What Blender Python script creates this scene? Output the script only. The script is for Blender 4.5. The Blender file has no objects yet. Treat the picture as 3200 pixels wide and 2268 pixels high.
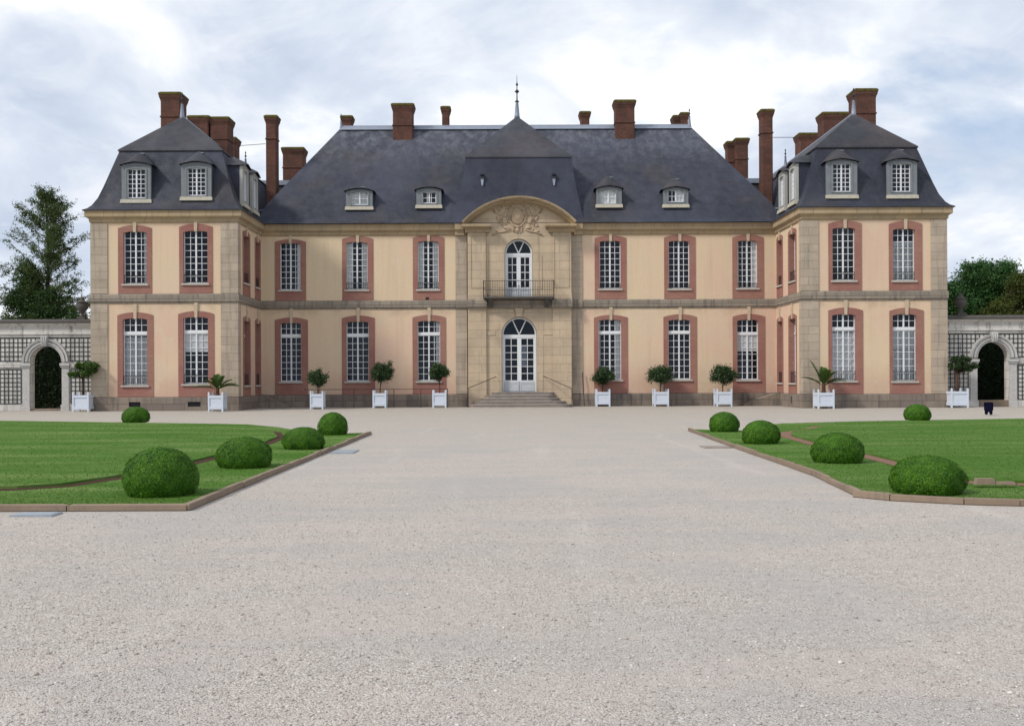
import bpy, bmesh, math, random
import numpy as np
from mathutils import Vector, Matrix
from mathutils.geometry import tessellate_polygon
R = math.radians
random.seed(4); rng = np.random.default_rng(7)
scene = bpy.context.scene
col = scene.collection

# ---------------------------------------------------------------- camera
EYE = 1.7
cam_d = bpy.data.cameras.new("camera"); cam = bpy.data.objects.new("camera", cam_d); col.objects.link(cam)
cam_d.sensor_width = 36; cam_d.lens = 36; cam_d.sensor_fit = 'HORIZONTAL'
cam_d.shift_x = 24/3200; cam_d.shift_y = 46/3200
cam_d.clip_start = 0.1; cam_d.clip_end = 2000
ROLL = R(0.25)
cam.location = (0, 0, EYE); cam.rotation_euler = (R(90), ROLL, 0)
scene.camera = cam

# ---------------------------------------------------------------- light
SUN_EL, SUN_AZ = 42, -58          # the sun stands to the left of the camera and a little behind it
sd = bpy.data.lights.new("sun", 'SUN'); sun = bpy.data.objects.new("sun", sd); col.objects.link(sun)
sd.energy = 2.4; sd.angle = R(9); sd.color = (1.0, 0.95, 0.88)
dirv = Vector((math.sin(R(SUN_AZ))*math.cos(R(SUN_EL)), -math.cos(R(SUN_AZ))*math.cos(R(SUN_EL)), math.sin(R(SUN_EL))))
sun.rotation_euler = dirv.to_track_quat('Z', 'Y').to_euler(); sun.location = (-30, -10, 40)
scene.view_settings.view_transform = 'Standard'; scene.view_settings.look = 'None'
scene.view_settings.gamma = 1; scene.view_settings.use_curve_mapping = False
scene.view_settings.exposure = 0.30

# ---------------------------------------------------------------- node helper
class NT:
    def __init__(s, tree): s.t = tree
    def n(s, kind, ins=None, **props):
        nd = s.t.nodes.new(kind)
        for k, v in props.items(): setattr(nd, k, v)
        for k, v in (ins or {}).items():
            sock = nd.inputs[k]
            if isinstance(v, bpy.types.NodeSocket): s.t.links.new(v, sock)
            elif isinstance(v, bpy.types.Node): s.t.links.new(v.outputs[0], sock)
            else: sock.default_value = v
        return nd
    def ramp(s, fac, stops, interp='LINEAR'):
        nd = s.n('ShaderNodeValToRGB', {'Fac': fac}); cr = nd.color_ramp; cr.interpolation = interp
        while len(cr.elements) > 1: cr.elements.remove(cr.elements[-1])
        for i, (p, c) in enumerate(stops):
            e = cr.elements[0] if i == 0 else cr.elements.new(p)
            e.position = p
            e.color = (c, c, c, 1) if isinstance(c, (int, float)) else (*c, 1)
        return nd.outputs[0]
    def noise(s, vec, scale, detail=4, rough=.55, dist=0, out=0):
        return s.n('ShaderNodeTexNoise', {'Vector': vec, 'Scale': scale, 'Detail': detail, 'Roughness': rough, 'Distortion': dist}).outputs[out]
    def math(s, op, a, b=0.0, clamp=False):
        return s.n('ShaderNodeMath', {0: a, 1: b}, operation=op, use_clamp=clamp).outputs[0]
    def mix(s, fac, a, b, mode='MIX'):
        nd = s.n('ShaderNodeMix', data_type='RGBA', blend_type=mode)
        for i, v in ((0, fac), (6, a), (7, b)):
            if isinstance(v, bpy.types.NodeSocket): s.t.links.new(v, nd.inputs[i])
            else: nd.inputs[i].default_value = v if i == 0 else (*v, 1) if len(v) == 3 else v
        return nd.outputs[2]
    def mapv(s, vec, scale=(1, 1, 1), loc=(0, 0, 0), rot=(0, 0, 0)):
        return s.n('ShaderNodeMapping', {'Vector': vec, 'Scale': scale, 'Location': loc, 'Rotation': rot}).outputs[0]

# ---------------------------------------------------------------- world: bright broken overcast
w = bpy.data.worlds.new("World"); scene.world = w; w.use_nodes = True
for nd in list(w.node_tree.nodes): w.node_tree.nodes.remove(nd)
N = NT(w.node_tree)
sky = N.n('ShaderNodeTexSky', sky_type='NISHITA', sun_disc=False)
sky.sun_elevation = R(SUN_EL); sky.sun_rotation = R(180 - SUN_AZ) ; sky.altitude = 100; sky.air_density = 1.0; sky.dust_density = 1.5
tc = N.n('ShaderNodeTexCoord')
sep = N.n('ShaderNodeSeparateXYZ', {0: tc.outputs['Generated']})
zz = N.math('ADD', N.math('MAXIMUM', sep.outputs[2], 0.0), 0.42)
cv = N.n('ShaderNodeCombineXYZ', {0: N.math('DIVIDE', sep.outputs[0], zz), 1: N.math('DIVIDE', sep.outputs[1], zz), 2: 0.0}).outputs[0]
cv = N.mapv(cv, (1.0, 1.0, 1), (31.2, 8.8, 0))
n1 = N.noise(cv, 2.1, 8, .55, .35)
n2 = N.noise(N.mapv(cv, (1, 1, 1), (5.3, 1.1, 0)), 3.0, 8, .55, .35)
n3 = N.noise(N.mapv(cv, (1, 1, 1), (2.3, 7.7, 0)), 6.0, 7, .58, .4)
gap = N.ramp(n1, [(0.28, 0.0), (0.42, 1.0)])
shade = N.ramp(n2, [(0.36, (5.7, 6.5, 7.9)), (0.45, (6.8, 7.5, 8.7)), (0.53, (8.3, 8.8, 9.6)), (0.61, (10.8, 10.9, 11.1))])
shade = N.mix(N.ramp(n3, [(.52, 0.0), (.72, .55)]), shade, (10.0, 10.1, 10.5))
blue = N.mix(0.45, sky.outputs[0], (6.0, 7.6, 10.2))
cc = N.mix(gap, blue, shade)
bg = N.n('ShaderNodeBackground', {'Color': cc, 'Strength': 0.084})
N.n('ShaderNodeOutputWorld', {'Surface': bg})

# ---------------------------------------------------------------- materials
M = {}
def mat(name):
    m = bpy.data.materials.new(name); m.use_nodes = True
    for nd in list(m.node_tree.nodes): m.node_tree.nodes.remove(nd)
    N = NT(m.node_tree); M[name] = m
    N.pos = N.n('ShaderNodeNewGeometry').outputs['Position']
    return N
def finish(N, color, rough=.8, bump=None, bstr=.3, bdist=.02, spec=.3, metallic=0.0, extra=None):
    ins = {'Base Color': color if not isinstance(color, tuple) else (*color, 1), 'Roughness': rough, 'Specular IOR Level': spec, 'Metallic': metallic}
    ins.update(extra or {})
    b = N.n('ShaderNodeBsdfPrincipled', ins)
    if bump is not None:
        bp = N.n('ShaderNodeBump', {'Height': bump, 'Strength': bstr, 'Distance': bdist})
        N.t.links.new(bp.outputs[0], b.inputs['Normal'])
    N.n('ShaderNodeOutputMaterial', {'Surface': b})
    return b
def uz(N):      # along-the-wall coordinate and height, the same for walls running either way
    s = N.n('ShaderNodeSeparateXYZ', {0: N.pos})
    u = N.math('ADD', s.outputs[0], s.outputs[1])
    return N.n('ShaderNodeCombineXYZ', {0: u, 1: s.outputs[2], 2: 0.0}).outputs[0], s

# plaster
N = mat('plaster'); v, s = uz(N)
big = N.noise(N.mapv(N.pos, (1, 1, .8)), .22, 3, .5)
c = N.ramp(big, [(.36, (.60, .475, .325)), (.50, (.61, .455, .325)), (.66, (.595, .415, .315))])
low = N.ramp(N.math('ADD', s.outputs[2], N.math('MULTIPLY', N.noise(N.pos, .9, 4), 2.2)), [(0.0, 1.0), (1.0, 0.0)])
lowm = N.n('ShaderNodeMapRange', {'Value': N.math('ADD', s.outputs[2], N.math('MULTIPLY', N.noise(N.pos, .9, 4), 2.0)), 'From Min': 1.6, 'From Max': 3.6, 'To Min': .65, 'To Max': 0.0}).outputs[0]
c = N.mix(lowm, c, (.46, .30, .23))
streak = N.noise(N.mapv(N.pos, (2.2, 2.2, .10)), 1.6, 5, .6)
c = N.mix(N.ramp(streak, [(.48, 0.0), (.76, .26)]), c, (.38, .30, .22))
grime = N.n('ShaderNodeMapRange', {'Value': N.math('ABSOLUTE', N.math('SUBTRACT', s.outputs[2], N.math('ADD', 5.35, N.math('MULTIPLY', N.noise(N.pos, 2.1, 5, .7), .5)))), 'From Min': 0.0, 'From Max': .35, 'To Min': .30, 'To Max': 0.0}).outputs[0]
c = N.mix(N.math('MULTIPLY', grime, N.ramp(N.noise(N.pos, 1.1, 4), [(.42, 0.0), (.6, 1.0)])), c, (.24, .18, .13))
c = N.mix(N.ramp(N.noise(N.mapv(N.pos, (1, 1, 1), (7, 3, 5)), .55, 6, .6, .8), [(.53, 0.0), (.59, .45)]), c, (.58, .47, .35))
fine = N.noise(N.pos, 9, 5, .7)
c = N.mix(.35, c, N.mix(fine, (.38, .38, .38), (.66, .66, .66)), 'OVERLAY')
finish(N, c, .92, N.noise(N.pos, 30, 4, .6), .25, .01, .15)

def ashlar(name, c1, c2, joint, row=.42, brick=1.0, dark=.25, mort=.012):
    N = mat(name); v, s = uz(N)
    b = N.n('ShaderNodeTexBrick', {'Vector': v, 'Color1': (*c1, 1), 'Color2': (*c2, 1), 'Mortar': (*joint, 1), 'Scale': 1.0,
            'Mortar Size': mort, 'Mortar Smooth': .3, 'Bias': 0.0, 'Brick Width': brick, 'Row Height': row})
    c = b.outputs[0]
    c = N.mix(N.ramp(N.noise(N.pos, .8, 5, .6), [(.42, 0.0), (.7, .55)]), c, tuple(x*.62 for x in c1))
    st = N.noise(N.mapv(N.pos, (3, 3, .25)), 1.5, 5, .65)
    c = N.mix(N.ramp(st, [(.52, 0.0), (.72, dark*2)]), c, (.10, .09, .085))
    c = N.mix(.4, c, N.mix(N.noise(N.pos, 14, 5, .7), (.3, .3, .3), (.72, .72, .72)), 'OVERLAY')
    h = N.math('SUBTRACT', N.math('MULTIPLY', N.noise(N.pos, 18, 5, .65), .5), N.math('MULTIPLY', b.outputs[1], 1.0))
    finish(N, c, .9, h, .45, .02, .2)
ashlar('ashlar', (.43, .355, .28), (.36, .30, .235), (.17, .14, .11), row=.44, brick=3.1, mort=.009)
ashlar('cornice_stone', (.40, .30, .185), (.34, .265, .175), (.17, .13, .09), row=3.0, brick=1.15, dark=.15)
ashlar('belt_stone', (.30, .255, .205), (.215, .185, .155), (.08, .07, .06), row=3.0, brick=1.4, dark=.42)
ashlar('plinth_stone', (.25, .205, .165), (.18, .15, .13), (.07, .06, .055), row=.37, brick=1.2, dark=.45)
ashlar('centre_stone', (.50, .395, .28), (.44, .355, .26), (.22, .17, .12), row=.50, brick=2.3, dark=.10, mort=.008)
ashlar('garden_stone', (.60, .575, .54), (.52, .50, .47), (.2, .19, .17), row=.5, brick=1.6, dark=.34)
ashlar('kerb_stone', (.25, .19, .14), (.20, .155, .115), (.08, .06, .05), row=9, brick=9, dark=.25)

# painted brick round the windows
N = mat('brick_surround'); v, s = uz(N)
b = N.n('ShaderNodeTexBrick', {'Vector': v, 'Color1': (.315, .172, .132, 1), 'Color2': (.27, .147, .115, 1), 'Mortar': (.27, .12, .10, 1), 'Scale': 1.0,
        'Mortar Size': .008, 'Mortar Smooth': .4, 'Brick Width': .30, 'Row Height': .085})
c = N.mix(N.ramp(N.noise(N.pos, .7, 4), [(.4, 0.0), (.65, .7)]), b.outputs[0], (.25, .105, .092))
c = N.mix(.4, c, N.mix(N.noise(N.pos, 11, 5, .7), (.3, .3, .3), (.7, .7, .7)), 'OVERLAY')
finish(N, c, .85, N.math('MULTIPLY', b.outputs[1], -1.0), .3, .01, .2)

# chimney brick
N = mat('chimney_brick'); v, s = uz(N)
b = N.n('ShaderNodeTexBrick', {'Vector': v, 'Color1': (.128, .054, .038, 1), 'Color2': (.075, .036, .029, 1), 'Mortar': (.15, .085, .065, 1), 'Scale': 1.0,
        'Mortar Size': .010, 'Mortar Smooth': .3, 'Brick Width': .24, 'Row Height': .075})
c = N.mix(N.ramp(N.noise(N.pos, 1.3, 5, .65), [(.42, 0.0), (.68, .75)]), b.outputs[0], (.062, .035, .03))
c = N.mix(.5, c, N.mix(N.noise(N.pos, 9, 5, .7), (.25, .25, .25), (.75, .75, .75)), 'OVERLAY')
finish(N, c, .92, N.math('MULTIPLY', b.outputs[1], -1.0), .5, .02, .15)
N = mat('moss')
c = N.ramp(N.noise(N.pos, 6, 5, .65), [(.35, (.055, .045, .025)), (.55, (.11, .095, .02)), (.7, (.055, .04, .03))])
finish(N, c, .98, N.noise(N.pos, 25, 4), .8, .03, .1)

# slate
def slate(name, c1, c2, rust=.5, pale=.7):
    N = mat(name); v, s = uz(N)
    b = N.n('ShaderNodeTexBrick', {'Vector': v, 'Color1': (*c1, 1), 'Color2': (*c2, 1), 'Mortar': tuple(x*.45 for x in c1) + (1,), 'Scale': 1.0,
            'Mortar Size': .008, 'Mortar Smooth': .2, 'Brick Width': .22, 'Row Height': .11})
    c = b.outputs[0]
    c = N.mix(N.ramp(N.noise(N.pos, .42, 6, .62, .3), [(.47, 0.0), (.66, rust)]), c, (.062, .047, .042))
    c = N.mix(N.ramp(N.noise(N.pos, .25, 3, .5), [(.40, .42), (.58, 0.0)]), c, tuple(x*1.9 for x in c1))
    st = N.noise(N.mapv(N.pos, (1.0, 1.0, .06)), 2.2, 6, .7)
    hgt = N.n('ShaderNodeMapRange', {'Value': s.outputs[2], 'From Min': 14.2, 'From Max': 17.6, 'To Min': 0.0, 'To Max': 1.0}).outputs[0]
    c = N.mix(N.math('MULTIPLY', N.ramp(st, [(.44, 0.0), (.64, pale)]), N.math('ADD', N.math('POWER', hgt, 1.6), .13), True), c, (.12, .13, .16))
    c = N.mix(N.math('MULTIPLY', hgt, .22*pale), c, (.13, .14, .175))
    c = N.mix(.5, c, N.mix(N.noise(N.pos, 11, 6, .8), (.22, .22, .22), (.78, .78, .78)), 'OVERLAY')
    h = N.math('ADD', N.math('MULTIPLY', b.outputs[1], -1.0), N.noise(N.pos, 5, 4, .7))
    finish(N, c, N.ramp(N.noise(N.pos, 2, 4), [(.3, .52), (.7, .8)]), h, .45, .02, .35)
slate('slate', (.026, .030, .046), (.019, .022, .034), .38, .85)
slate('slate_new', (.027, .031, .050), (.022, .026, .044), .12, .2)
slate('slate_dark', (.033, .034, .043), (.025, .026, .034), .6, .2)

def plain(name, c, rough=.7, var=.35, scale=8, metallic=0, spec=.3, bs=.15):
    N = mat(name)
    cc = N.mix(var, (*c, 1), N.mix(N.noise(N.pos, scale, 5, .7), (.25, .25, .25), (.75, .75, .75)), 'OVERLAY')
    finish(N, cc, rough, N.noise(N.pos, scale*3, 4), bs, .01, spec, metallic)
plain('lead', (.24, .27, .33), .45, .6, 4, .3, .5)
plain('dark_metal', (.022, .022, .028), .5, .3)
plain('iron', (.018, .018, .021), .55, .3)
plain('rust_rail', (.06, .04, .038), .7, .4)
plain('window_paint', (.64, .65, .67), .55, .45, 5)
plain('door_paint', (.45, .47, .50), .5, .5, 4)
plain('dormer_paint', (.17, .185, .20), .7, .6, 3)
plain('dormer_sill_face', (.36, .36, .34), .8, .5, 4)
plain('dormer_sill', (.42, .39, .32), .9, .8, 5)
plain('sill_stone', (.44, .41, .37), .85, .6, 6)
plain('keystone', (.46, .37, .27), .85, .6, 5)
plain('curtain', (.84, .82, .78), .9, .5, 3)
plain('blind', (.60, .59, .57), .85, .35, 2)
plain('dark_opening', (.02, .02, .025), .9, .3)  # near-black, paints the darkness inside rooms and openings
plain('planter_paint', (.54, .59, .67), .5, .3, 6, 0, .4)
plain('soil', (.065, .032, .024), .97, .8, 12, 0, .1, .8)
plain('soil_dust', (.20, .115, .085), .97, .8, 12, 0, .1, .8)
plain('trellis_wood', (.018, .024, .026), .7, .5)
plain('cover_metal', (.30, .34, .38), .45, .5, 9, .3, .5)
plain('bark', (.055, .042, .032), .95, .8, 7, 0, .1, .8)
plain('palm_bark', (.085, .045, .032), .95, .8, 14, 0, .1, .9)
plain('navy', (.004, .004, .016), .9, .4, 8, 0, .05)
plain('arch_stone', (.42, .41, .40), .85, .8, 6, 0, .2, .4)
plain('dark_stone', (.085, .078, .072), .9, .8, 3, 0, .2, .4)
plain('relief_stone', (.40, .30, .21), .92, .8, 5, 0, .15, .7)
plain('step_stone', (.27, .235, .21), .9, .8, 3, 0, .2, .5)

# glass: clear with a sky reflection, wavy old panes
N = mat('glass')
bp = N.n('ShaderNodeBump', {'Height': N.noise(N.pos, 2.2, 2), 'Strength': .12, 'Distance': .05})
gl = N.n('ShaderNodeBsdfGlossy', {'Color': (.75, .85, 1, 1), 'Roughness': .03}); N.t.links.new(bp.outputs[0], gl.inputs['Normal'])
tr = N.n('ShaderNodeBsdfTransparent', {'Color': (.84, .86, .88, 1)})
fr = N.n('ShaderNodeFresnel', {'IOR': 1.42})
N.n('ShaderNodeOutputMaterial', {'Surface': N.n('ShaderNodeMixShader', {0: fr, 1: tr, 2: gl})})

def foliage(name, stops, scale=6, trans=.25, rough=.6):
    N = mat(name)
    isl = N.n('ShaderNodeNewGeometry').outputs['Random Per Island']
    f = N.math('ADD', N.math('MULTIPLY', N.noise(N.pos, scale, 3), .6), N.math('MULTIPLY', isl, .4))
    c = N.ramp(f, stops)
    b = N.n('ShaderNodeBsdfPrincipled', {'Base Color': c, 'Roughness': rough, 'Specular IOR Level': .3})
    t = N.n('ShaderNodeBsdfTranslucent', {'Color': N.mix(.5, c, (.10, .16, .02))})
    N.n('ShaderNodeOutputMaterial', {'Surface': N.n('ShaderNodeMixShader', {0: trans, 1: b, 2: t})})
foliage('box_leaf', [(.25, (.024, .082, .004)), (.5, (.055, .165, .007)), (.75, (.108, .25, .010))], 5, .3)
foliage('orange_leaf', [(.25, (.012, .030, .012)), (.5, (.028, .058, .020)), (.75, (.06, .10, .035))], 5, .15, .45)
foliage('palm_leaf', [(.25, (.025, .060, .012)), (.5, (.055, .11, .018)), (.75, (.10, .17, .03))], 5)
foliage('tree_leaf', [(.25, (.018, .040, .012)), (.5, (.045, .080, .022)), (.75, (.10, .135, .042))], .8, .35)
foliage('ivy_leaf', [(.25, (.012, .035, .010)), (.5, (.024, .062, .014)), (.75, (.045, .095, .022))], .8)
foliage('lush_leaf', [(.25, (.016, .055, .016)), (.5, (.035, .105, .026)), (.75, (.07, .16, .04))], .7)
foliage('olive_leaf', [(.25, (.030, .042, .008)), (.5, (.060, .078, .012)), (.75, (.10, .115, .02))], .7)
foliage('hedge_leaf', [(.25, (.006, .014, .005)), (.5, (.012, .028, .009)), (.75, (.022, .045, .014))], 1.5, .1)
foliage('grass_blade', [(.25, (.062, .140, .012)), (.48, (.078, .155, .022)), (.72, (.125, .195, .046))], .45, .45)

# lawn surface
N = mat('lawn')
mow = N.noise(N.mapv(N.pos, (.22, 1.0, 1)), .8, 5, .62)
c = N.ramp(mow, [(.32, (.046, .122, .010)), (.5, (.074, .150, .026)), (.68, (.130, .195, .056))])
c = N.mix(.28, c, N.mix(N.noise(N.pos, 28, 6, .8), (.2, .2, .2), (.8, .8, .8)), 'OVERLAY')
finish(N, c, .95, N.noise(N.pos, 60, 4, .8), .5, .02, .1)

# gravel
def gravel(N):
    vo = N.n('ShaderNodeTexVoronoi', {'Vector': N.pos, 'Scale': 90.0, 'Randomness': 1.0})
    vo2 = N.n('ShaderNodeTexVoronoi', {'Vector': N.mapv(N.pos, (1, 1, 1), (3.3, 1.7, 0)), 'Scale': 44.0, 'Randomness': 1.0})
    g = N.n('ShaderNodeSeparateColor', {0: vo.outputs['Color']})
    c = N.ramp(g.outputs[0], [(0, (.34, .285, .25)), (.3, (.44, .385, .345)), (.6, (.51, .455, .415)), (.85, (.56, .515, .475)), (1, (.68, .64, .61))])
    c = N.mix(N.ramp(g.outputs[1], [(.93, 0.0), (.97, .8)]), c, (.16, .135, .12))
    return vo, vo2, g, c
N = mat('gravel')
vo, vo2, g, c = gravel(N)
patch = N.noise(N.pos, .35, 5, .6, .4)
c = N.mix(N.ramp(patch, [(.38, .75), (.56, 0.0)]), c, (.42, .395, .375))
c = N.mix(N.ramp(N.noise(N.mapv(N.pos, (.5, 1.6, 1), (4, 9, 0)), .7, 5, .65), [(.45, 0.0), (.66, .5)]), c, (.55, .46, .415))
sx = N.n('ShaderNodeSeparateXYZ', {0: N.pos})
wav = N.math('ADD', sx.outputs[0], N.math('MULTIPLY', N.noise(N.mapv(N.pos, (1, .5, 1)), .16, 3), 3.2))
trk = N.ramp(N.math('PINGPONG', N.math('ADD', wav, 40.0), .85), [(.0, .55), (.16, .0)])
c = N.mix(N.math('MULTIPLY', trk, N.ramp(N.noise(N.mapv(N.pos, (1, .4, 1)), .30, 4), [(.48, 0.0), (.62, .8)])), c, (.60, .545, .50))
far = N.n('ShaderNodeMapRange', {'Value': N.n('ShaderNodeSeparateXYZ', {0: N.pos}).outputs[1], 'From Min': 20.0, 'From Max': 46.0, 'To Min': 0.0, 'To Max': .55}).outputs[0]
c = N.mix(far, c, (.42, .375, .315))
c = N.mix(.55, c, N.mix(N.noise(N.pos, 9, 7, .75), (.25, .25, .25), (.75, .75, .75)), 'OVERLAY')
pit = N.ramp(N.noise(N.mapv(N.pos, (1, 1, 1), (1, 2, 0)), 11, 4, .6), [(.66, 0.0), (.72, .75)])
c = N.mix(pit, c, (.16, .14, .13))
c = N.mix(1.0, c, (.92, .935, .93), 'MULTIPLY')
h = N.math('ADD', N.math('MULTIPLY', vo.outputs['Distance'], -1.3), N.math('MULTIPLY', vo2.outputs['Distance'], -.9))
h = N.math('ADD', h, N.math('MULTIPLY', N.noise(N.pos, 5, 6, .7), 2.6))
finish(N, c, .95, h, .6, .014, .12)
N = mat('pebble')
isl = N.n('ShaderNodeNewGeometry').outputs['Random Per Island']
c = N.ramp(isl, [(0, (.25, .22, .20)), (.25, (.38, .345, .315)), (.6, (.46, .42, .385)), (.85, (.40, .39, .38)), (1, (.64, .60, .57))])
finish(N, c, .9, N.noise(N.pos, 90, 3), .3, .003, .2)

# ---------------------------------------------------------------- mesh helpers
def at(px, py, Y):          # a point of the photograph at a known distance, as X and Z in metres
    xd = px - (py - 1180)*math.tan(ROLL); yd = py + (px - 1576)*math.tan(ROLL)
    return (xd - 1576)/3200*Y, EYE - (yd - 1180)/3200*Y
def gx(px, py, Y): return at(px, py, Y)[0]
def gz(px, py, Y): return at(px, py, Y)[1]

class MB:
    def __init__(s, T=None): s.v = []; s.f = []; s.T = T
    def add(s, vs, fs):
        o = len(s.v)
        s.v += [s.T(*p) for p in vs] if s.T else [tuple(p) for p in vs]
        s.f += [tuple(i + o for i in f) for f in fs]
    def box(s, x0, x1, y0, y1, z0, z1):
        s.add([(x0,y0,z0),(x1,y0,z0),(x1,y1,z0),(x0,y1,z0),(x0,y0,z1),(x1,y0,z1),(x1,y1,z1),(x0,y1,z1)],
              [(0,3,2,1),(4,5,6,7),(0,1,5,4),(1,2,6,5),(2,3,7,6),(3,0,4,7)])
    def frustum(s, x0, x1, y0, y1, z0, X0, X1, Y0, Y1, z1):
        s.add([(x0,y0,z0),(x1,y0,z0),(x1,y1,z0),(x0,y1,z0),(X0,Y0,z1),(X1,Y0,z1),(X1,Y1,z1),(X0,Y1,z1)],
              [(0,3,2,1),(4,5,6,7),(0,1,5,4),(1,2,6,5),(2,3,7,6),(3,0,4,7)])
    def loops(s, loops, closed=True, cap=True):     # skin a list of equal-length loops
        n = len(loops[0]); vs = [p for l in loops for p in l]; fs = []
        for i in range(len(loops)-1):
            for j in range(n if closed else n-1):
                k = (j+1) % n
                fs.append((i*n+j, i*n+k, (i+1)*n+k, (i+1)*n+j))
        if cap:
            fs.append(tuple(range(n-1, -1, -1))); fs.append(tuple((len(loops)-1)*n + j for j in range(n)))
        s.add(vs, fs)
    def tube(s, pts, rad, n=8):
        if not isinstance(rad, (list, tuple)): rad = [rad]*len(pts)
        P = [Vector(p) for p in pts]; ls = []
        for i, p in enumerate(P):
            d = (P[min(i+1, len(P)-1)] - P[max(i-1, 0)]).normalized()
            a = d.cross(Vector((0, 0, 1)) if abs(d.z) < .95 else Vector((0, 1, 0))).normalized(); b = d.cross(a)
            ls.append([tuple(p + (a*math.cos(t) + b*math.sin(t))*rad[i]) for t in [2*math.pi*k/n for k in range(n)]])
        s.loops(ls)
    def lathe(s, cx, cy, prof, n=16):
        s.loops([[(cx + r*math.cos(2*math.pi*k/n), cy + r*math.sin(2*math.pi*k/n), z) for k in range(n)] for r, z in prof])
    def prism(s, poly, v0, v1):                   # poly in (u, z), pushed from v0 to v1
        n = len(poly)
        s.add([(u, v0, z) for u, z in poly] + [(u, v1, z) for u, z in poly],
              [tuple(range(n)), tuple(range(2*n-1, n-1, -1))] + [(i, (i+1) % n, (i+1) % n + n, i + n) for i in range(n)])
    def ring(s, outer, inner, v0, v1):            # two matching loops in (u, z), with depth
        n = len(outer)
        vs = [(u, v0, z) for u, z in outer] + [(u, v0, z) for u, z in inner] + [(u, v1, z) for u, z in outer] + [(u, v1, z) for u, z in inner]
        fs = []
        for i in range(n):
            j = (i+1) % n
            fs += [(i, j, n+j, n+i), (n+i, n+j, 3*n+j, 3*n+i), (i, 2*n+i, 2*n+j, j), (2*n+i, 3*n+i, 3*n+j, 2*n+j)]
        s.add(vs, fs)
    def sheet(s, u0, u1, z0, z1, holes=(), v=0.0):
        us = sorted(set([u0, u1] + [h[i] for h in holes for i in (0, 1)])); zs = sorted(set([z0, z1] + [h[i] for h in holes for i in (2, 3)]))
        us = [u for u in us if u0 <= u <= u1]; zs = [z for z in zs if z0 <= z <= z1]
        for a, b in zip(us, us[1:]):
            for c, d in zip(zs, zs[1:]):
                m, k = (a+b)/2, (c+d)/2
                if any(h[0] < m < h[1] and h[2] < k < h[3] for h in holes): continue
                s.add([(a, v, c), (b, v, c), (b, v, d), (a, v, d)], [(0, 1, 2, 3)])
    def build(s, name, material, parent=None, smooth=False):
        me = bpy.data.meshes.new(name); me.from_pydata(s.v, [], s.f)
        me.materials.append(M[material] if isinstance(material, str) else material)
        bm = bmesh.new(); bm.from_mesh(me); bmesh.ops.recalc_face_normals(bm, faces=bm.faces); bm.to_mesh(me); bm.free()
        if smooth:
            me.polygons.foreach_set('use_smooth', [True]*len(me.polygons))
        return link(name, me, parent)
def link(name, me, parent=None):
    o = bpy.data.objects.new(name, me); col.objects.link(o)
    if parent is not None:
        o.parent = parent
        if parent.type == 'EMPTY' and not parent.get('local'): o.location = -parent.location
    return o
def tag(o, label=None, cat=None, group=None, kind=None):
    if label: o['label'] = label
    if cat: o['category'] = cat
    if group: o['group'] = group
    if kind: o['kind'] = kind
    return o
def thing(name, loc, label, cat, group=None, local=False):
    o = bpy.data.objects.new(name, None); col.objects.link(o); o.location = loc; o.empty_display_size = .3
    if local: o['local'] = 1
    return tag(o, label, cat, group)
def copy_tree(o, parent=None):
    c = o.copy(); col.objects.link(c); c.parent = parent
    for ch in list(o.children): copy_tree(ch, c)
    return c
def np_mesh(name, verts, faces, material):     # faces: (n,k) array, all of the same size
    me = bpy.data.meshes.new(name); k = faces.shape[1]
    me.vertices.add(len(verts)); me.vertices.foreach_set('co', np.asarray(verts, np.float32).ravel())
    me.loops.add(faces.size); me.loops.foreach_set('vertex_index', faces.astype(np.int32).ravel())
    me.polygons.add(len(faces)); me.polygons.foreach_set('loop_start', np.arange(0, faces.size, k, dtype=np.int32))
    me.update(calc_edges=True); me.materials.append(M[material]); return me
def leaf_arrays(c, size, nrm=None, bias=.5, aspect=.55):
    n = len(c); r = rng.normal(size=(n, 3)); r /= np.linalg.norm(r, axis=1)[:, None]
    if nrm is not None: r = r*(1-bias) + nrm*bias; r /= np.linalg.norm(r, axis=1)[:, None]
    a = np.cross(r, rng.normal(size=(n, 3))); a /= np.linalg.norm(a, axis=1)[:, None]; b = np.cross(r, a)
    s = (size*rng.uniform(.6, 1.35, n))[:, None]
    v = np.stack([c - a*s, c + b*s*aspect, c + a*s, c - b*s*aspect], 1).reshape(-1, 3)
    return v, np.arange(4*n).reshape(n, 4)
# ================================================================ ground
YF, YM, YC = 55.0, 60.4, 60.1            # wing fronts, main front, centre block
g = MB(); g.add([(-400, -60, 0), (400, -60, 0), (400, 700, 0), (-400, 700, 0)], [(0, 1, 2, 3)])
tag(g.build('ground', 'gravel'), 'pale pinkish gravel forecourt of the chateau', kind='structure')

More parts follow.
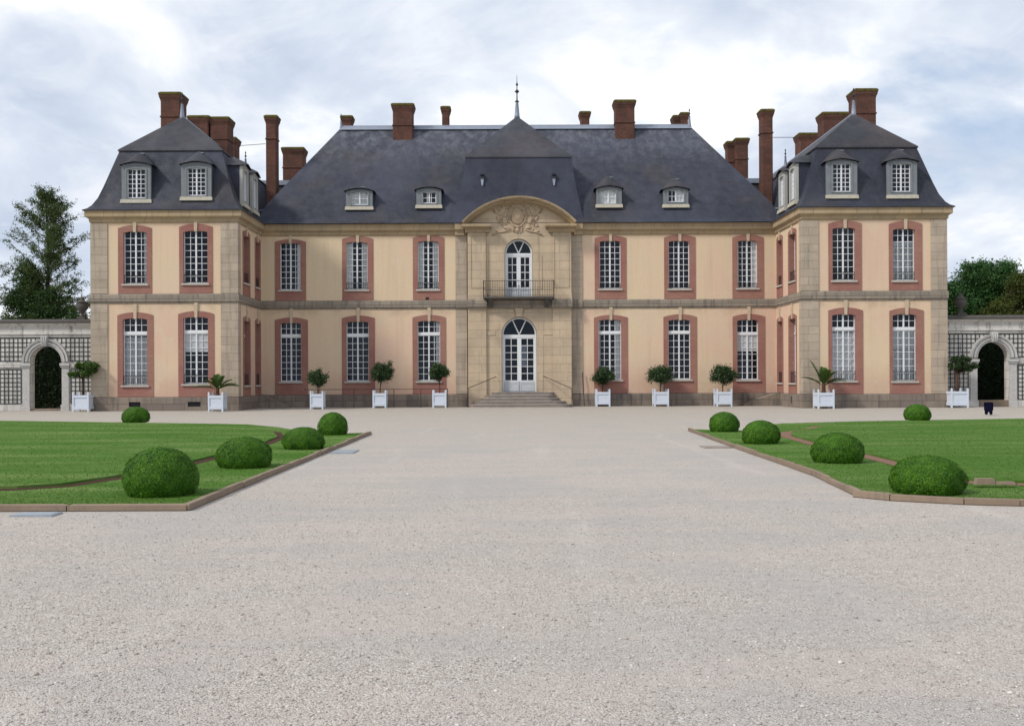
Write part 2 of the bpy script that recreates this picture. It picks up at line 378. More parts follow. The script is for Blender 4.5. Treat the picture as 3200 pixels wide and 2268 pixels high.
# loose stones lying on the gravel near the camera
def pebbles(n):
    ico = bmesh.new(); bmesh.ops.create_icosphere(ico, subdivisions=1, radius=1)
    iv = np.array([v.co[:] for v in ico.verts]); jf = np.array([[v.index for v in f.verts] for f in ico.faces]); ico.free()
    y = 3.6 + 12*rng.random(n)**1.6; x = rng.uniform(-1, 1, n)*(y*.58 + 1.0)
    keep = ~((y > 12.9) & ((x < -3.9) | (x > 4.7))); x, y = x[keep], y[keep]; n = len(x)
    s = rng.gamma(2.6, .0011, n) + .0022
    V = iv[None]*rng.uniform(.75, 1.25, (n, len(iv), 1)); V *= np.stack([s*rng.uniform(.8, 1.5, n), s*rng.uniform(.8, 1.4, n), s*rng.uniform(.45, .8, n)], 1)[:, None]
    a = rng.uniform(0, 6.28, n); ca, sa = np.cos(a)[:, None], np.sin(a)[:, None]
    X = V[..., 0]*ca - V[..., 1]*sa + x[:, None]; Y = V[..., 0]*sa + V[..., 1]*ca + y[:, None]; Z = V[..., 2] + (s*.25)[:, None]
    F = (jf[None] + (np.arange(n)*len(iv))[:, None, None]).reshape(-1, 3)
    return np.stack([X, Y, Z], -1).reshape(-1, 3), F
pv, pf = pebbles(75000)
tag(link('loose_gravel', np_mesh('loose_gravel', pv, pf, 'pebble')), 'loose pale stones scattered over the gravel in the foreground', kind='stuff')

# ================================================================ lawns
LAWN_L = [(-4.16, 13.36), (-4.13, 31.0), (-5.5, 30.2), (-7.6, 34.6), (-9.3, 37.0), (-12.6, 38.4), (-20.5, 41.4), (-32, 43.4), (-32, 13.36)]
LAWN_R = [(5.02, 14.42), (5.36, 17.6), (5.56, 24.5), (5.84, 32.2), (7.3, 31.2), (8.5, 34.3), (9.7, 35.9), (12.9, 37.3), (19.8, 39.1), (34, 41.3), (34, 13.32), (6.75, 13.42), (6.1, 13.6), (5.35, 14.08)]
CH_L = [(-7.9, 15.2), (-7.3, 15.35), (-6.75, 15.75), (-6.4, 17), (-6.1, 19), (-6.0, 21.4), (-5.98, 25.7), (-6.2, 28.5), (-6.9, 31), (-7.9, 32.9), (-9.2, 34.5), (-10.6, 35.6), (-13, 36.6), (-17, 37.6), (-21, 38.2)]
CH_R = [(8.4, 15.35), (7.6, 15.45), (7.12, 15.7), (7.1, 16.6), (7.3, 19), (7.4, 21.1), (7.5, 25), (7.7, 28.1), (8.3, 30), (9.4, 31.6), (10.2, 33.3), (11.4, 34.8), (13.5, 35.9), (17, 36.8), (22, 37.6)]
def offset(pl, d):
    out = []
    for i, p in enumerate(pl):
        a, b = Vector(pl[max(i-1, 0)]), Vector(pl[min(i+1, len(pl)-1)]); t = (b-a).normalized()
        out.append((p[0] - t.y*d, p[1] + t.x*d))
    return out
def inside(poly, x, y):
    r = np.zeros(len(x), bool); n = len(poly)
    for i in range(n):
        x1, y1 = poly[i]; x2, y2 = poly[(i+1) % n]
        c = ((y1 > y) != (y2 > y)) & (x < (x2-x1)*(y-y1)/((y2-y1) or 1e-9) + x1); r ^= c
    return r
BALLS = []
def slab(name, poly, z0, z1, m, lab):
    b = MB(); n = len(poly)
    b.add([(x, y, z1) for x, y in poly], [tuple(range(n))])
    b.loops([[(x, y, z0) for x, y in poly], [(x, y, z1 - .0005) for x, y in poly]], cap=False)
    return tag(b.build(name, m), lab, kind='structure')
for side, lawn, ch, inner_tail in (('left', LAWN_L, CH_L, [(-32, 39.5), (-32, 14.9), (-12, 14.9)]), ('right', LAWN_R, CH_R, [(34, 38.5), (34, 15.3), (12, 15.3)])):
    slab('lawn', lawn, 0.0, .06, 'lawn', 'outer band of short green lawn on the %s of the forecourt' % side)
    wob = [(x + .03*math.sin(3.1*i), y + .03*math.cos(2.3*i)) for i, (x, y) in enumerate(ch)]
    l0, l1 = offset(wob, -.13 if side == 'left' else .17), offset(wob, .11 if side == 'left' else -.15)
    rb = MB(); n = len(ch)
    rb.add([(x, y, .066) for x, y in l0] + [(x, y, .066) for x, y in l1], [(i, i+1, n+i+1, n+i) for i in range(n-1)])
    tag(rb.build('soil_strip', 'soil_dust' if side == 'right' else 'soil'), 'narrow bare soil strip curving through the %s lawn' % side, kind='structure')
    inner = (l1 if side == 'left' else l1) + inner_tail
    slab('inner_lawn', inner, .06, .105, 'lawn', 'raised inner part of the lawn on the %s' % side)
    # blades
    n = 110000; y = 13.2 + 27*rng.random(n)**2.0; x = rng.uniform(-1, 0, n)*(y*.56 + 2.0) if side == 'left' else rng.uniform(0, 1, n)*(y*.56 + 2.0)
    k = inside(lawn, x, y); x, y = x[k], y[k]
    strip = l0 + l1[::-1]; k = ~inside(strip, x, y); x, y = x[k], y[k]
    z = np.where(inside(inner, x, y), .10, .055); n = len(x)
    a = rng.uniform(0, 6.28, n); h = rng.uniform(.006, .020, n); wd = rng.uniform(.004, .009, n)*(1 + y/14)
    dx, dy = np.cos(a)*wd, np.sin(a)*wd; lx, ly = rng.normal(0, .014, n), rng.normal(0, .014, n)
    V = np.stack([np.stack([x-dx, y-dy, z], -1), np.stack([x+dx, y+dy, z], -1), np.stack([x+lx, y+ly, z+h], -1)], 1).reshape(-1, 3)
    tag(link('grass', np_mesh('grass', V, np.arange(3*n).reshape(n, 3), 'grass_blade')), 'short mown grass covering the %s lawn' % side, kind='stuff')

# kerbs of stone blocks
def kerb(path, w, h, lens, lab):
    b = MB()
    for (x0, y0), (x1, y1) in zip(path, path[1:]):
        d = Vector((x1-x0, y1-y0)); L = d.length; d.normalize(); nn = Vector((-d.y, d.x)); s = 0; i = 0
        while s < L - .02:
            l = min(random.uniform(*lens), L - s); e = s + l - .012; j = random.uniform(-.008, .008); hh = h + random.uniform(-.012, .008)
            q = [Vector((x0, y0)) + d*t + nn*o for t, o in ((s, j), (e, j + random.uniform(-.006, .006)), (e, w), (s, w))]
            c = .012
            b.loops([[(p.x, p.y, -.05) for p in q], [(p.x, p.y, hh - c) for p in q],
                     [(p.x + (sum((r.x for r in q))/4 - p.x)*.06, p.y + (sum((r.y for r in q))/4 - p.y)*.06, hh + random.uniform(-.004, .004)) for p in q]])
            s += l; i += 1
    return tag(b.build('kerb', 'kerb_stone'), lab, kind='structure')
kerb([(-4.08, 13.22), (-4.05, 31.2)], .075, .095, (.5, 1.2), 'low stone kerb along the gravel side of the left lawn')
kerb([(-32, 13.2), (-4.1, 13.2)], .10, .09, (1.5, 2.6), 'low stone kerb along the near edge of the left lawn')
kerb([(5.78, 32.3), (5.47, 24.5), (5.27, 17.6), (4.97, 14.5)], .075, .09, (.5, 1.3), 'low sandy stone kerb along the gravel side of the right lawn')
kerb([(4.90, 14.4), (5.25, 13.95), (6.05, 13.48), (6.7, 13.3), (34, 13.15)], .09, .095, (1.0, 1.9), 'low stone kerb along the near edge of the right lawn')
b = MB(); b.frustum(6.92, 7.20, 15.02, 15.14, .1, 6.94, 7.19, 15.03, 15.13, .19); b.frustum(7.205, 7.52, 15.0, 15.10, .1, 7.21, 7.48, 15.01, 15.09, .145)
tag(b.build('stone_block', 'kerb_stone'), 'sandy stone block lying in the soil beside the nearest right box ball', 'stone block')

# ================================================================ box balls
def box_ball(idx, w, h, x, y, lab):
    w *= .955; h *= .98
    o = thing('box_ball', (x, y, .06), lab, 'clipped shrub', 'clipped box balls on the lawns', local=True)
    nr, na = 22, 40; b = MB(); ls = []
    ph = rng.uniform(0, 6.28, 6)
    def rad(t, a):                                   # t: height 0..1
        base = math.sqrt(max(0, 1 - ((t - .34)/.66)**2)) if t > .34 else (1 - .15*((.34 - t)/.34)**2)
        return base*(1 + .02*math.sin(3*a + ph[0]) + .02*math.sin(5*a + ph[1] + 4*t) + .015*math.sin(9*a + ph[2] + 9*t))
    for i in range(nr):
        t = (i/(nr-1))**.9*.999
        ls.append([(w/2*.955*rad(t, a)*math.cos(a), w/2*.955*rad(t, a)*math.sin(a), t*h*.97) for a in [2*math.pi*k/na for k in range(na)]])
    b.loops(ls); b.build('core', 'box_leaf', o, True)
    n = int(30000*min(1, max(.4, 17/y))); z = rng.random(n); t = 1 - (1-z)**1.25; a = rng.uniform(0, 2*math.pi, n)
    rr = np.array([rad(tt, aa) for tt, aa in zip(t, a)])*w/2
    # denser over the crown
    k = rng.integers(0, 2, n) == 0; q = np.sqrt(rng.random(k.sum()))*.96; tt = .34 + .66*np.sqrt(1 - q**2); rr[k] = q*w/2; t[k] = tt
    jit = rng.normal(0, .006, n) + .008*np.sin(a*7 + t*11 + ph[3]) + .006*np.sin(a*13 - t*17)
    c = np.stack([(rr + jit)*np.cos(a), (rr + jit)*np.sin(a), t*h + rng.normal(0, .008, n)], -1)
    c[:, 2] = np.maximum(c[:, 2], .01)
    nm = np.stack([np.cos(a)*rr/(w/2), np.sin(a)*rr/(w/2), (t - .35)*1.2], -1); nm /= np.linalg.norm(nm, axis=1)[:, None] + 1e-6
    v, f = leaf_arrays(c, .006 + .0004*y, nm, .68, .6)
    l = link('leaves', np_mesh('leaves', v, f, 'box_leaf'), o); tag(l, kind='stuff')
    return o
for i, (w, h, x, y, lab) in enumerate([
    (1.08, 0.67, -4.91, 14.6, 'largest clipped box ball at the near corner of the left lawn'),
    (1.06, 0.56, -4.85, 19.1, 'rounded box ball second from the near kerb on the left lawn'),
    (1.02, 0.5, -4.71, 24, 'low domed box ball third from the near kerb on the left lawn'),
    (0.89, 0.65, -5.02, 29.95, 'upright box ball at the far tip of the left lawn by the gravel'),
    (1.07, 0.59, -14.08, 39.1, 'distant box ball on the far edge of the left lawn before the wing'),
    (0.93, 0.58, 6.6, 30.8, 'upright box ball at the far tip of the right lawn'),
    (0.95, 0.56, 6.31, 25.2, 'darker box ball between the far tip and the middle of the right lawn'),
    (1.02, 0.56, 6.37, 19.6, 'domed box ball second from the near kerb on the right lawn'),
    (1.05, 0.52, 5.94, 14.4, 'broad low box ball at the near corner of the right lawn'),
    (0.99, 0.585, 15.36, 38.1, 'distant box ball on the far edge of the right lawn before the wing')]):
    box_ball(i, w, h, x, y, lab)

# covers set in the gravel
for (x0, x1, y0, y1, lab) in ((-6.15, -5.62, 12.7, 13.02, 'blue grey metal cover in the gravel by the near left kerb'),
                              (-3.95, -3.42, 23.1, 24.1, 'blue grey metal cover in the gravel beside the left kerb'),
                              (4.75, 5.4, 24.3, 25.0, 'dusty metal cover half buried in gravel beside the right kerb')):
    b = MB(); b.box(x0, x1, y0, y1, 0, .022); b.box(x0+.03, x1-.03, y0+.03, y1-.03, .02, .027)
    tag(b.build('ground_cover', 'cover_metal' if x0 < 0 else 'step_stone'), lab, 'ground cover')

# ================================================================ the chateau
CH = thing('chateau', (.87, 58, 0), 'long two storey chateau with slate mansard roofs, two wings and red brick chimneys', 'chateau')
WL = (-22.14, -14.32); WR = (16.05, 23.75)
FRONT = lambda Y: (lambda u, v, z: (u, Y + v, z))
INL = lambda u, v, z: (WL[1] - v, u, z)
INR = lambda u, v, z: (WR[0] + v, u, z)

def seg(u0, u1, zs, zp, n=10):
    return [(u0 + (u1-u0)*i/n, zs + (zp-zs)*(1 - (2*i/n - 1)**2)) for i in range(n+1)]
def pane_frame(b, u0, u1, z0, z1, cols, rows, v0, v1, mw=.027, fw=.042, centre=True):
    b.box(u0, u0+fw, v0, v1, z0, z1); b.box(u1-fw, u1, v0, v1, z0, z1)
    b.box(u0+fw, u1-fw, v0, v1, z0, z0+fw*1.3); b.box(u0+fw, u1-fw, v0, v1, z1-fw, z1)
    if centre: b.box((u0+u1)/2-.040, (u0+u1)/2+.040, v0-.012, v1, z0+fw*1.3, z1-fw)
    for i in range(1, cols):
        if centre and i*2 == cols: continue
        u = u0+fw + (u1-u0-2*fw)*i/cols; b.box(u-mw/2, u+mw/2, v0+.008, v1-.008, z0+fw*1.3, z1-fw)
    for j in range(1, rows):
        z = z0+fw + (z1-z0-2*fw)*j/rows; b.box(u0+fw, u1-fw, v0+.010, v1-.006, z-mw/2, z+mw/2)
def curtain(T, parent, u0, u1, z0, z1, v=.25, fold=.09, name='curtain', m='curtain'):
    b = MB(T); n = max(6, int((u1-u0)/.035)); us = [u0 + (u1-u0)*i/n for i in range(n+1)]
    vs = [v + .02*math.sin(u*2*math.pi/fold) + .012*math.sin(u*31+z0) for u in us]
    b.add([(u, k, z0) for u, k in zip(us, vs)] + [(u, k, z1) for u, k in zip(us, vs)], [(i, i+1, n+2+i, n+1+i) for i in range(n)])
    return b.build(name, m, parent, True)
def window(T, u0, u1, z0, z1, su0, su1, sz0, szp, kind='dark', transom=None, rail=False, key=None, rows=8):
    if T in (INL, INR): T0 = T; TW = lambda u, v, z: T0(u, v + (.17 if v > 0 else 0), z)
    else: TW = T
    f = MB(TW); v0, v1 = .12, .19
    if transom:
        zt = transom; pane_frame(f, u0, u1, z0, zt-.06, 4, rows, v0, v1); pane_frame(f, u0, u1, zt+.06, z1+.02, 4, 2, v0, v1)
        f.box(u0, u1, v0-.03, v1, zt-.06, zt+.06)
    else: pane_frame(f, u0, u1, z0, z1+.02, 4, rows, v0, v1)
    win = f.build('window', 'window_paint', CH)
    p = MB(TW); p.add([(u0, .165, z0), (u1, .165, z0), (u1, .165, z1), (u0, .165, z1)], [(0, 1, 2, 3)]); p.build('pane', 'glass', win)
    # brick surround with a shallow arched head; its thickness makes the jambs
    r = MB(T); hi = .10
    outer = [(su0, sz0)] + seg(su0, su1, szp-.16, szp) + [(su1, sz0)]; inner = [(u0, z0-.02)] + seg(u0, u1, z1-.09, z1) + [(u1, z0-.02)]
    r.ring(outer, inner, -.03, .36); r.build('brick_surround', 'brick_surround', win)
    s = MB(T); s.box(u0-.10, u1+.10, -.11, .12, z0-.10, z0-.015); s.build('sill', 'sill_stone', win)
    if key:
        k = MB(T); c = (su0+su1)/2; k.prism([(c-.075, z1-.05), (c+.075, z1-.05), (c+.10, key), (c-.10, key)], -.075, .1); k.build('keystone', 'keystone', win)
    if rail:
        g = MB(T); zr = z0 + rail
        g.box(u0+.01, u1-.01, .05, .075, zr-.015, zr+.012); g.box(u0+.01, u1-.01, .05, .07, z0+.08, z0+.10)
        n = 11
        for i in range(n): u = u0+.02 + (u1-u0-.04)*i/(n-1); g.box(u-.006, u+.006, .055, .068, z0, zr)
        g.build('guard_rail', 'iron', win)
    W = u1-u0; zt = transom or z1
    if kind == 'curtain':
        curtain(T, win, u0, u0+W*.30, z0, z1); curtain(T, win, u1-W*.26, u1, z0, z1)
    elif kind == 'curtain_half':
        curtain(T, win, u1-W*.28, u1, z0, z1); curtain(T, win, u0, u0+W*.10, z0, z1)
    elif kind == 'partial':
        curtain(T, win, u1-W*.20, u1, z0, z1, m='curtain'); 
    elif kind == 'net':
        curtain(T, win, u0, u1, z0, z0 + (zt-z0)*.93, .31, .13)
        q = MB(T); pane_frame(q, u0+.03, u1-.03, z0, zt-.1, 6, 12, .22, .25, .024); q.build('inner_shutter_grid', 'window_paint', win)
    elif kind in ('blind', 'blind_net'):
        zb = z0 + (zt-z0)*(.62 if transom else .66)
        q = MB(T); q.box(u0+.05, u1-.05, .168, .182, zb, zt-.06 if transom else z1 - (z1-z0)*.24); q.build('blind', 'blind', win)
        if kind == 'blind_net': curtain(T, win, u0, u1, z0, zb, .31, .13); q = MB(T); pane_frame(q, u0+.03, u1-.03, z0, zb, 6, 9, .22, .25, .024); q.build('inner_shutter_grid', 'window_paint', win)
    return (u0-.08, u1+.08, z0-.06, z1+.03)

SPEC = []    # px: opening x0,x1,top,bottom; surround x0,x1,peak,bottom ; Y ; kind, transom px, rail, key px, rows
def spec(Y, o, s, kind='dark', tr=None, rail=False, key=None, rows=8):
    x0, zt = at(o[0], o[2], Y); x1, zb = at(o[1], o[3], Y); a, zp = at(s[0], s[2], Y); c, zs = at(s[1], s[3], Y)
    floor = {True: 6.29, False: .75}[zb > 5]
    return (FRONT(Y), x0, x1, zb, zt, a, c, floor, zp, kind, gz((s[0]+s[1])/2, tr, Y) if tr else None, rail, gz((s[0]+s[1])/2, key, Y) if key else None, rows)
LW = [spec(YF, (386, 459, 723, 887), (369, 471, 704, 0), 'partial', None, .45, 690),
      spec(YF, (573, 649, 721, 885), (560, 661, 700, 0), 'dark', None, .45, 686),
      spec(YF, (384, 461, 994, 1203), (367, 475, 976, 0), 'net', 1042, .5, 950, 7),
      spec(YF, (573, 651, 990, 1199), (557, 665, 972, 0), 'blind', 1038, .5, 946, 7)]
RW = [spec(YF, (2601, 2672, 711, 876), (2588, 2689, 690, 0), 'dark', None, .45, 672),
      spec(YF, (2790, 2859, 714, 876), (2777, 2878, 691, 0), 'blind_net', None, .45, 675),
      spec(YF, (2600, 2674, 981, 1189), (2588, 2692, 961, 0), 'net', 1028, .5, 938, 7),
      spec(YF, (2789, 2864, 981, 1190), (2779, 2882, 962, 0), 'blind_net', 1028, .5, 938, 7)]
ML = [spec(YM, (875, 940, 759, 906), (859, 953, 748, 0), 'partial', None, False, 732),
      spec(YM, (1082, 1149, 756, 905), (1069, 1163, 739, 0), 'curtain', None, .4, 730),
      spec(YM, (1305, 1371, 753, 904), (1290, 1385, 735, 0), 'curtain', None, .4, 724),
      spec(YM, (876, 942, 1008, 1192), (859, 958, 992, 0), 'dark', 1050, False, 964, 7),
      spec(YM, (1082, 1153, 1004, 1191), (1068, 1167, 986, 0), 'dark', 1048, False, 962, 7),
      spec(YM, (1304, 1376, 1002, 1190), (1289, 1389, 984, 0), 'partial', 1044, False, 960, 7)]
MR = [spec(YM, (1873, 1940, 752, 902), (1858, 1954, 736, 0), 'dark', None, .28, 722),
      spec(YM, (2089, 2155, 752, 902), (2075, 2170, 734, 0), 'dark', None, .28, 722),
      spec(YM, (2304, 2367, 751, 900), (2288, 2383, 734, 0), 'curtain_half', None, .28, 722),
      spec(YM, (1870, 1942, 998, 1186), (1856, 1957, 984, 0), 'curtain_half', 1040, False, 960, 7),
      spec(YM, (2088, 2158, 998, 1185), (2073, 2173, 982, 0), 'dark', 1039, False, 960, 7),
      spec(YM, (2303, 2370, 998, 1186), (2289, 2386, 981, 0), 'blind', 1043, False, 958, 7)]
def side_specs(T):
    out = []
    for (a, b) in ((56.12, 57.75), (58.85, 60.2)):
        m = .18
        out.append((T, a+m, b-m, 7.0, 9.66, a, b, 6.29, 9.92, 'dark', None, .55, 10.1, 8))
        out.append((T, a+m, b-m, 1.35, 4.95, a, b, .75, 5.18, 'dark', 4.1, .6, 5.75, 7))
    return out
SL, SR = side_specs(INL), side_specs(INR)
def hole(s): return (s[5]+.05, s[6]-.05, s[7]+.05, s[8]-.22)
for s in LW + ML + MR + RW + SL + SR: window(*s)

# walls: one mesh for each body of the building
ZT = 10.5
b = MB(FRONT(YF)); b.sheet(WL[0], WL[1], 0, ZT, [hole(s) for s in LW])
b.T = INL; b.sheet(YF, YM+.02, 0, ZT, [hole(s) for s in SL])
b.T = None; b.add([(WL[0], YF, 0), (WL[0], 78, 0), (WL[0], 78, ZT), (WL[0], YF, ZT)], [(0, 1, 2, 3)]); b.add([(WL[0], 78, 0), (WL[1], 78, 0), (WL[1], 78, ZT), (WL[0], 78, ZT)], [(0, 1, 2, 3)])
b.add([(WL[1], 73, 0), (WL[1], 78, 0), (WL[1], 78, ZT), (WL[1], 73, ZT)], [(0, 1, 2, 3)])
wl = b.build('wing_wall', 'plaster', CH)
b = MB(FRONT(YF)); b.sheet(WR[0], WR[1], 0, ZT, [hole(s) for s in RW])
b.T = INR; b.sheet(YF, YM+.02, 0, ZT, [hole(s) for s in SR])
b.T = None; b.add([(WR[1], YF, 0), (WR[1], 78, 0), (WR[1], 78, ZT), (WR[1], YF, ZT)], [(0, 1, 2, 3)]); b.add([(WR[0], 78, 0), (WR[1], 78, 0), (WR[1], 78, ZT), (WR[0], 78, ZT)], [(0, 1, 2, 3)])
b.add([(WR[0], 73, 0), (WR[0], 78, 0), (WR[0], 78, ZT), (WR[0], 73, ZT)], [(0, 1, 2, 3)])
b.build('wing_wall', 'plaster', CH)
CX0, CX1 = -2.13, 3.92
b = MB(FRONT(YM)); b.sheet(WL[1], CX0-.05, 0, ZT, [hole(s) for s in ML]); b.sheet(CX1+.05, WR[0], 0, ZT, [hole(s) for s in MR])
b.T = None; b.add([(WL[1], 73, 0), (WR[0], 73, 0), (WR[0], 73, ZT), (WL[1], 73, ZT)], [(0, 1, 2, 3)])
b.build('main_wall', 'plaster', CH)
# near-black sheets added behind the windows so the rooms look unlit
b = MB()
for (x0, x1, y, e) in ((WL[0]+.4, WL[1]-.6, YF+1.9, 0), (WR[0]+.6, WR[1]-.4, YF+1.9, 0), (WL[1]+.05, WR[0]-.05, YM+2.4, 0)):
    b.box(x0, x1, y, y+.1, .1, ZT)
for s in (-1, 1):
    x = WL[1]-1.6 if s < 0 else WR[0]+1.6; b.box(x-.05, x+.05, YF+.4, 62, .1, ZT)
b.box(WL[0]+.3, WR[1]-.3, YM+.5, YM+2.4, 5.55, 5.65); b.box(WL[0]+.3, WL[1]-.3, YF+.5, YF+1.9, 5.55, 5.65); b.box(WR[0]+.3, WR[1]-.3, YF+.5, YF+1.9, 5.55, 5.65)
b.build('dark_window_backing', 'dark_opening', CH)

# mouldings
def band(prof, name, m):        # prof: list of (projection, z)
    for (x0, x1) in (WL, WR):
        b = MB(); b.loops([[(x0-p, YF-p, z), (x1+p, YF-p, z), (x1+p, 78+p, z), (x0-p, 78+p, z)] for p, z in prof], cap=False); b.build(name, m, CH)
    for (x0, x1) in ((WL[1], CX0-.72), (CX1+.70, WR[0])):
        b = MB(); b.loops([[(x0, YM-p, z) for p, z in prof] + [(x0, YM+.02, prof[-1][1]), (x0, YM+.02, prof[0][1])],
                           [(x1, YM-p, z) for p, z in prof] + [(x1, YM+.02, prof[-1][1]), (x1, YM+.02, prof[0][1])]]); b.build(name, m, CH)
band([(0, 10.08), (.06, 10.10), (.10, 10.16), (.10, 10.28), (.17, 10.34), (.25, 10.38), (.27, 10.42), (.27, 10.66), (.33, 10.70), (.33, 10.74), (0, 10.75)], 'cornice', 'cornice_stone')
band([(0, 5.76), (.045, 5.77), (.05, 5.84), (.10, 5.87), (.10, 6.22), (.0, 6.29)], 'belt_course', 'belt_stone')
def plinth(T, u0, u1, holes=()):
    b = MB(T); b.sheet(u0, u1, 0, .70, holes, v=-.07)
    b.add([(u0, -.07, .70), (u1, -.07, .70), (u1, 0.01, .76), (u0, 0.01, .76)], [(0, 1, 2, 3)])
    b.add([(u0, -.07, 0), (u0, .01, 0), (u0, .01, .76), (u0, -.07, .70)], [(0, 1, 2, 3)]); b.add([(u1, -.07, 0), (u1, .01, 0), (u1, .01, .76), (u1, -.07, .70)], [(0, 1, 2, 3)])
    for h in holes:
        b.ring([(h[0]-.001, h[2]-.001), (h[0]-.001, h[3]+.001), (h[1]+.001, h[3]+.001), (h[1]+.001, h[2]-.001)], [(h[0]+.001, h[2]+.001), (h[0]+.001, h[3]-.001), (h[1]-.001, h[3]-.001), (h[1]-.001, h[2]+.001)], -.069, .2)
    p = b.build('plinth', 'plinth_stone', CH)
    for h in holes:
        q = MB(T); q.add([(h[0], -.012, h[2]), (h[1], -.012, h[2]), (h[1], -.012, h[3]), (h[0], -.012, h[3])], [(0, 1, 2, 3)])  # near-black sheet closes the hole, painting the darkness behind the bars
        for i in range(1, 5): u = h[0] + (h[1]-h[0])*i/5; q.box(u-.008, u+.008, -.04, -.02, h[2], h[3])
        q.build('cellar_grating', 'dark_opening', p)
vL = [(gx(404, 1265, YF), gx(440, 1265, YF), .22, .48), (gx(588, 1265, YF), gx(628, 1265, YF), .22, .48)]
plinth(FRONT(YF), WL[0]-.06, WL[1]+.06, vL); plinth(FRONT(YF), WR[0]-.06, WR[1]+.06)
plinth(INL, YF-.06, YM); plinth(INR, YF-.06, YM, [(56.9, 57.15, .2, .6)])
plinth(FRONT(YM), WL[1]+.07, CX0-.05); plinth(FRONT(YM), CX1+.05, WR[0]-.07)

# corner pilasters of dressed stone
def pil(x0, x1, y0, y1, m='ashlar', spans=((.765, 5.755), (6.295, 10.075))):
    b = MB()
    for a, c in spans: b.box(x0, x1, y0, y1, a, c)
    return b.build('pilaster', m, CH)
pil(WL[0]-.05, gx(337, 1000, YF), YF-.05, YF+.6); pil(gx(691, 1000, YF), WL[1]+.05, YF-.05, YF+.55)
pil(WR[0]-.05, gx(2558, 1000, YF), YF-.05, YF+.55); pil(gx(2909, 1000, YF), WR[1]+.05, YF-.05, YF+.6)
pil(gx(1424, 900, YM), CX0-.05, YM-.06, YM+.1); pil(CX1+.05, gx(1819, 900, YM), YM-.06, YM+.1)

# ---------------------------------------------------------------- roofs
WPROF = [(0, 10.75), (.20, 10.86), (.38, 11.05), (.62, 11.49), (.84, 12.13), (1.06, 12.84), (1.28, 13.56), (1.48, 14.20)]
OV = .37
def rect(x0, x1, y0, y1, d, z): return [(x0+d, y0+d, z), (x1-d, y0+d, z), (x1-d, y1-d, z), (x0+d, y1-d, z)]
for (x0, x1) in (WL, WR):
    X0, X1, Y0, Y1 = x0-OV, x1+OV, YF-OV, 78+OV; xc = (x0+x1)/2
    b = MB(); b.loops([rect(X0, X1, Y0, Y1, .02, 10.70)] + [rect(X0, X1, Y0, Y1, d, z) for d, z in WPROF], cap=False)
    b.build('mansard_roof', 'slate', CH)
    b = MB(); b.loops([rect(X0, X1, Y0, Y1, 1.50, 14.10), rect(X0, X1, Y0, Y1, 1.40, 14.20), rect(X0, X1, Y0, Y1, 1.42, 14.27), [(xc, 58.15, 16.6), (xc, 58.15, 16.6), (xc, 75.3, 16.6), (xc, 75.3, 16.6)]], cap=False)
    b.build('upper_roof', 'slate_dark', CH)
    b = MB(); b.tube([(xc, 58.1, 16.6), (xc, 75.4, 16.6)], .07)
    b.build('ridge_flashing', 'lead', CH)
# main roof
e0, e1, r0, r1 = -14.9, 16.75, -10.5, 12.1; MP = [(0, 10.76), (.22, 10.88), (.42, 11.07), (.8, 11.6), (1.1, 12.1), (6.1, 17.8)]
xl = lambda d: e0 + d*(r0-e0)/6.1
xr = lambda d: e1 - d*(e1-r1)/6.1
b = MB(); Yb = 59.93
for (d0, z0), (d1, z1) in zip(MP, MP[1:]):
    y0, y1 = Yb+d0, Yb+d1
    if z1 < 12.5:
        b.add([(xl(d0), y0, z0), (-2.35, y0, z0), (-2.35, y1, z1), (xl(d1), y1, z1)], [(0, 1, 2, 3)])
        b.add([(4.15, y0, z0), (xr(d0), y0, z0), (xr(d1), y1, z1), (4.15, y1, z1)], [(0, 1, 2, 3)])
    else: b.add([(xl(d0), y0, z0), (xr(d0), y0, z0), (xr(d1), y1, z1), (xl(d1), y1, z1)], [(0, 1, 2, 3)])
    yb0, yb1 = 73.2-d0*1.18, 73.2-d1*1.18
    b.add([(xl(d0), y0, z0), (xl(d0), yb0, z0), (xl(d1), yb1, z1), (xl(d1), y1, z1)], [(0, 1, 2, 3)])
    b.add([(xr(d0), y0, z0), (xr(d0), yb0, z0), (xr(d1), yb1, z1), (xr(d1), y1, z1)], [(0, 1, 2, 3)])
    b.add([(xl(d0), yb0, z0), (xr(d0), yb0, z0), (xr(d1), yb1, z1), (xl(d1), yb1, z1)], [(0, 1, 2, 3)])
b.build('main_roof', 'slate', CH)
b = MB(); b.frustum(r0-.05, r1+.05, 65.93, 66.13, 17.62, r0, r1, 65.98, 66.10, 17.97)
b.add([(r0, 65.78, 17.66), (r1, 65.78, 17.66), (r1, 66.0, 17.93), (r0, 66.0, 17.93)], [(0, 1, 2, 3)])
b.build('ridge_flashing', 'lead', CH)
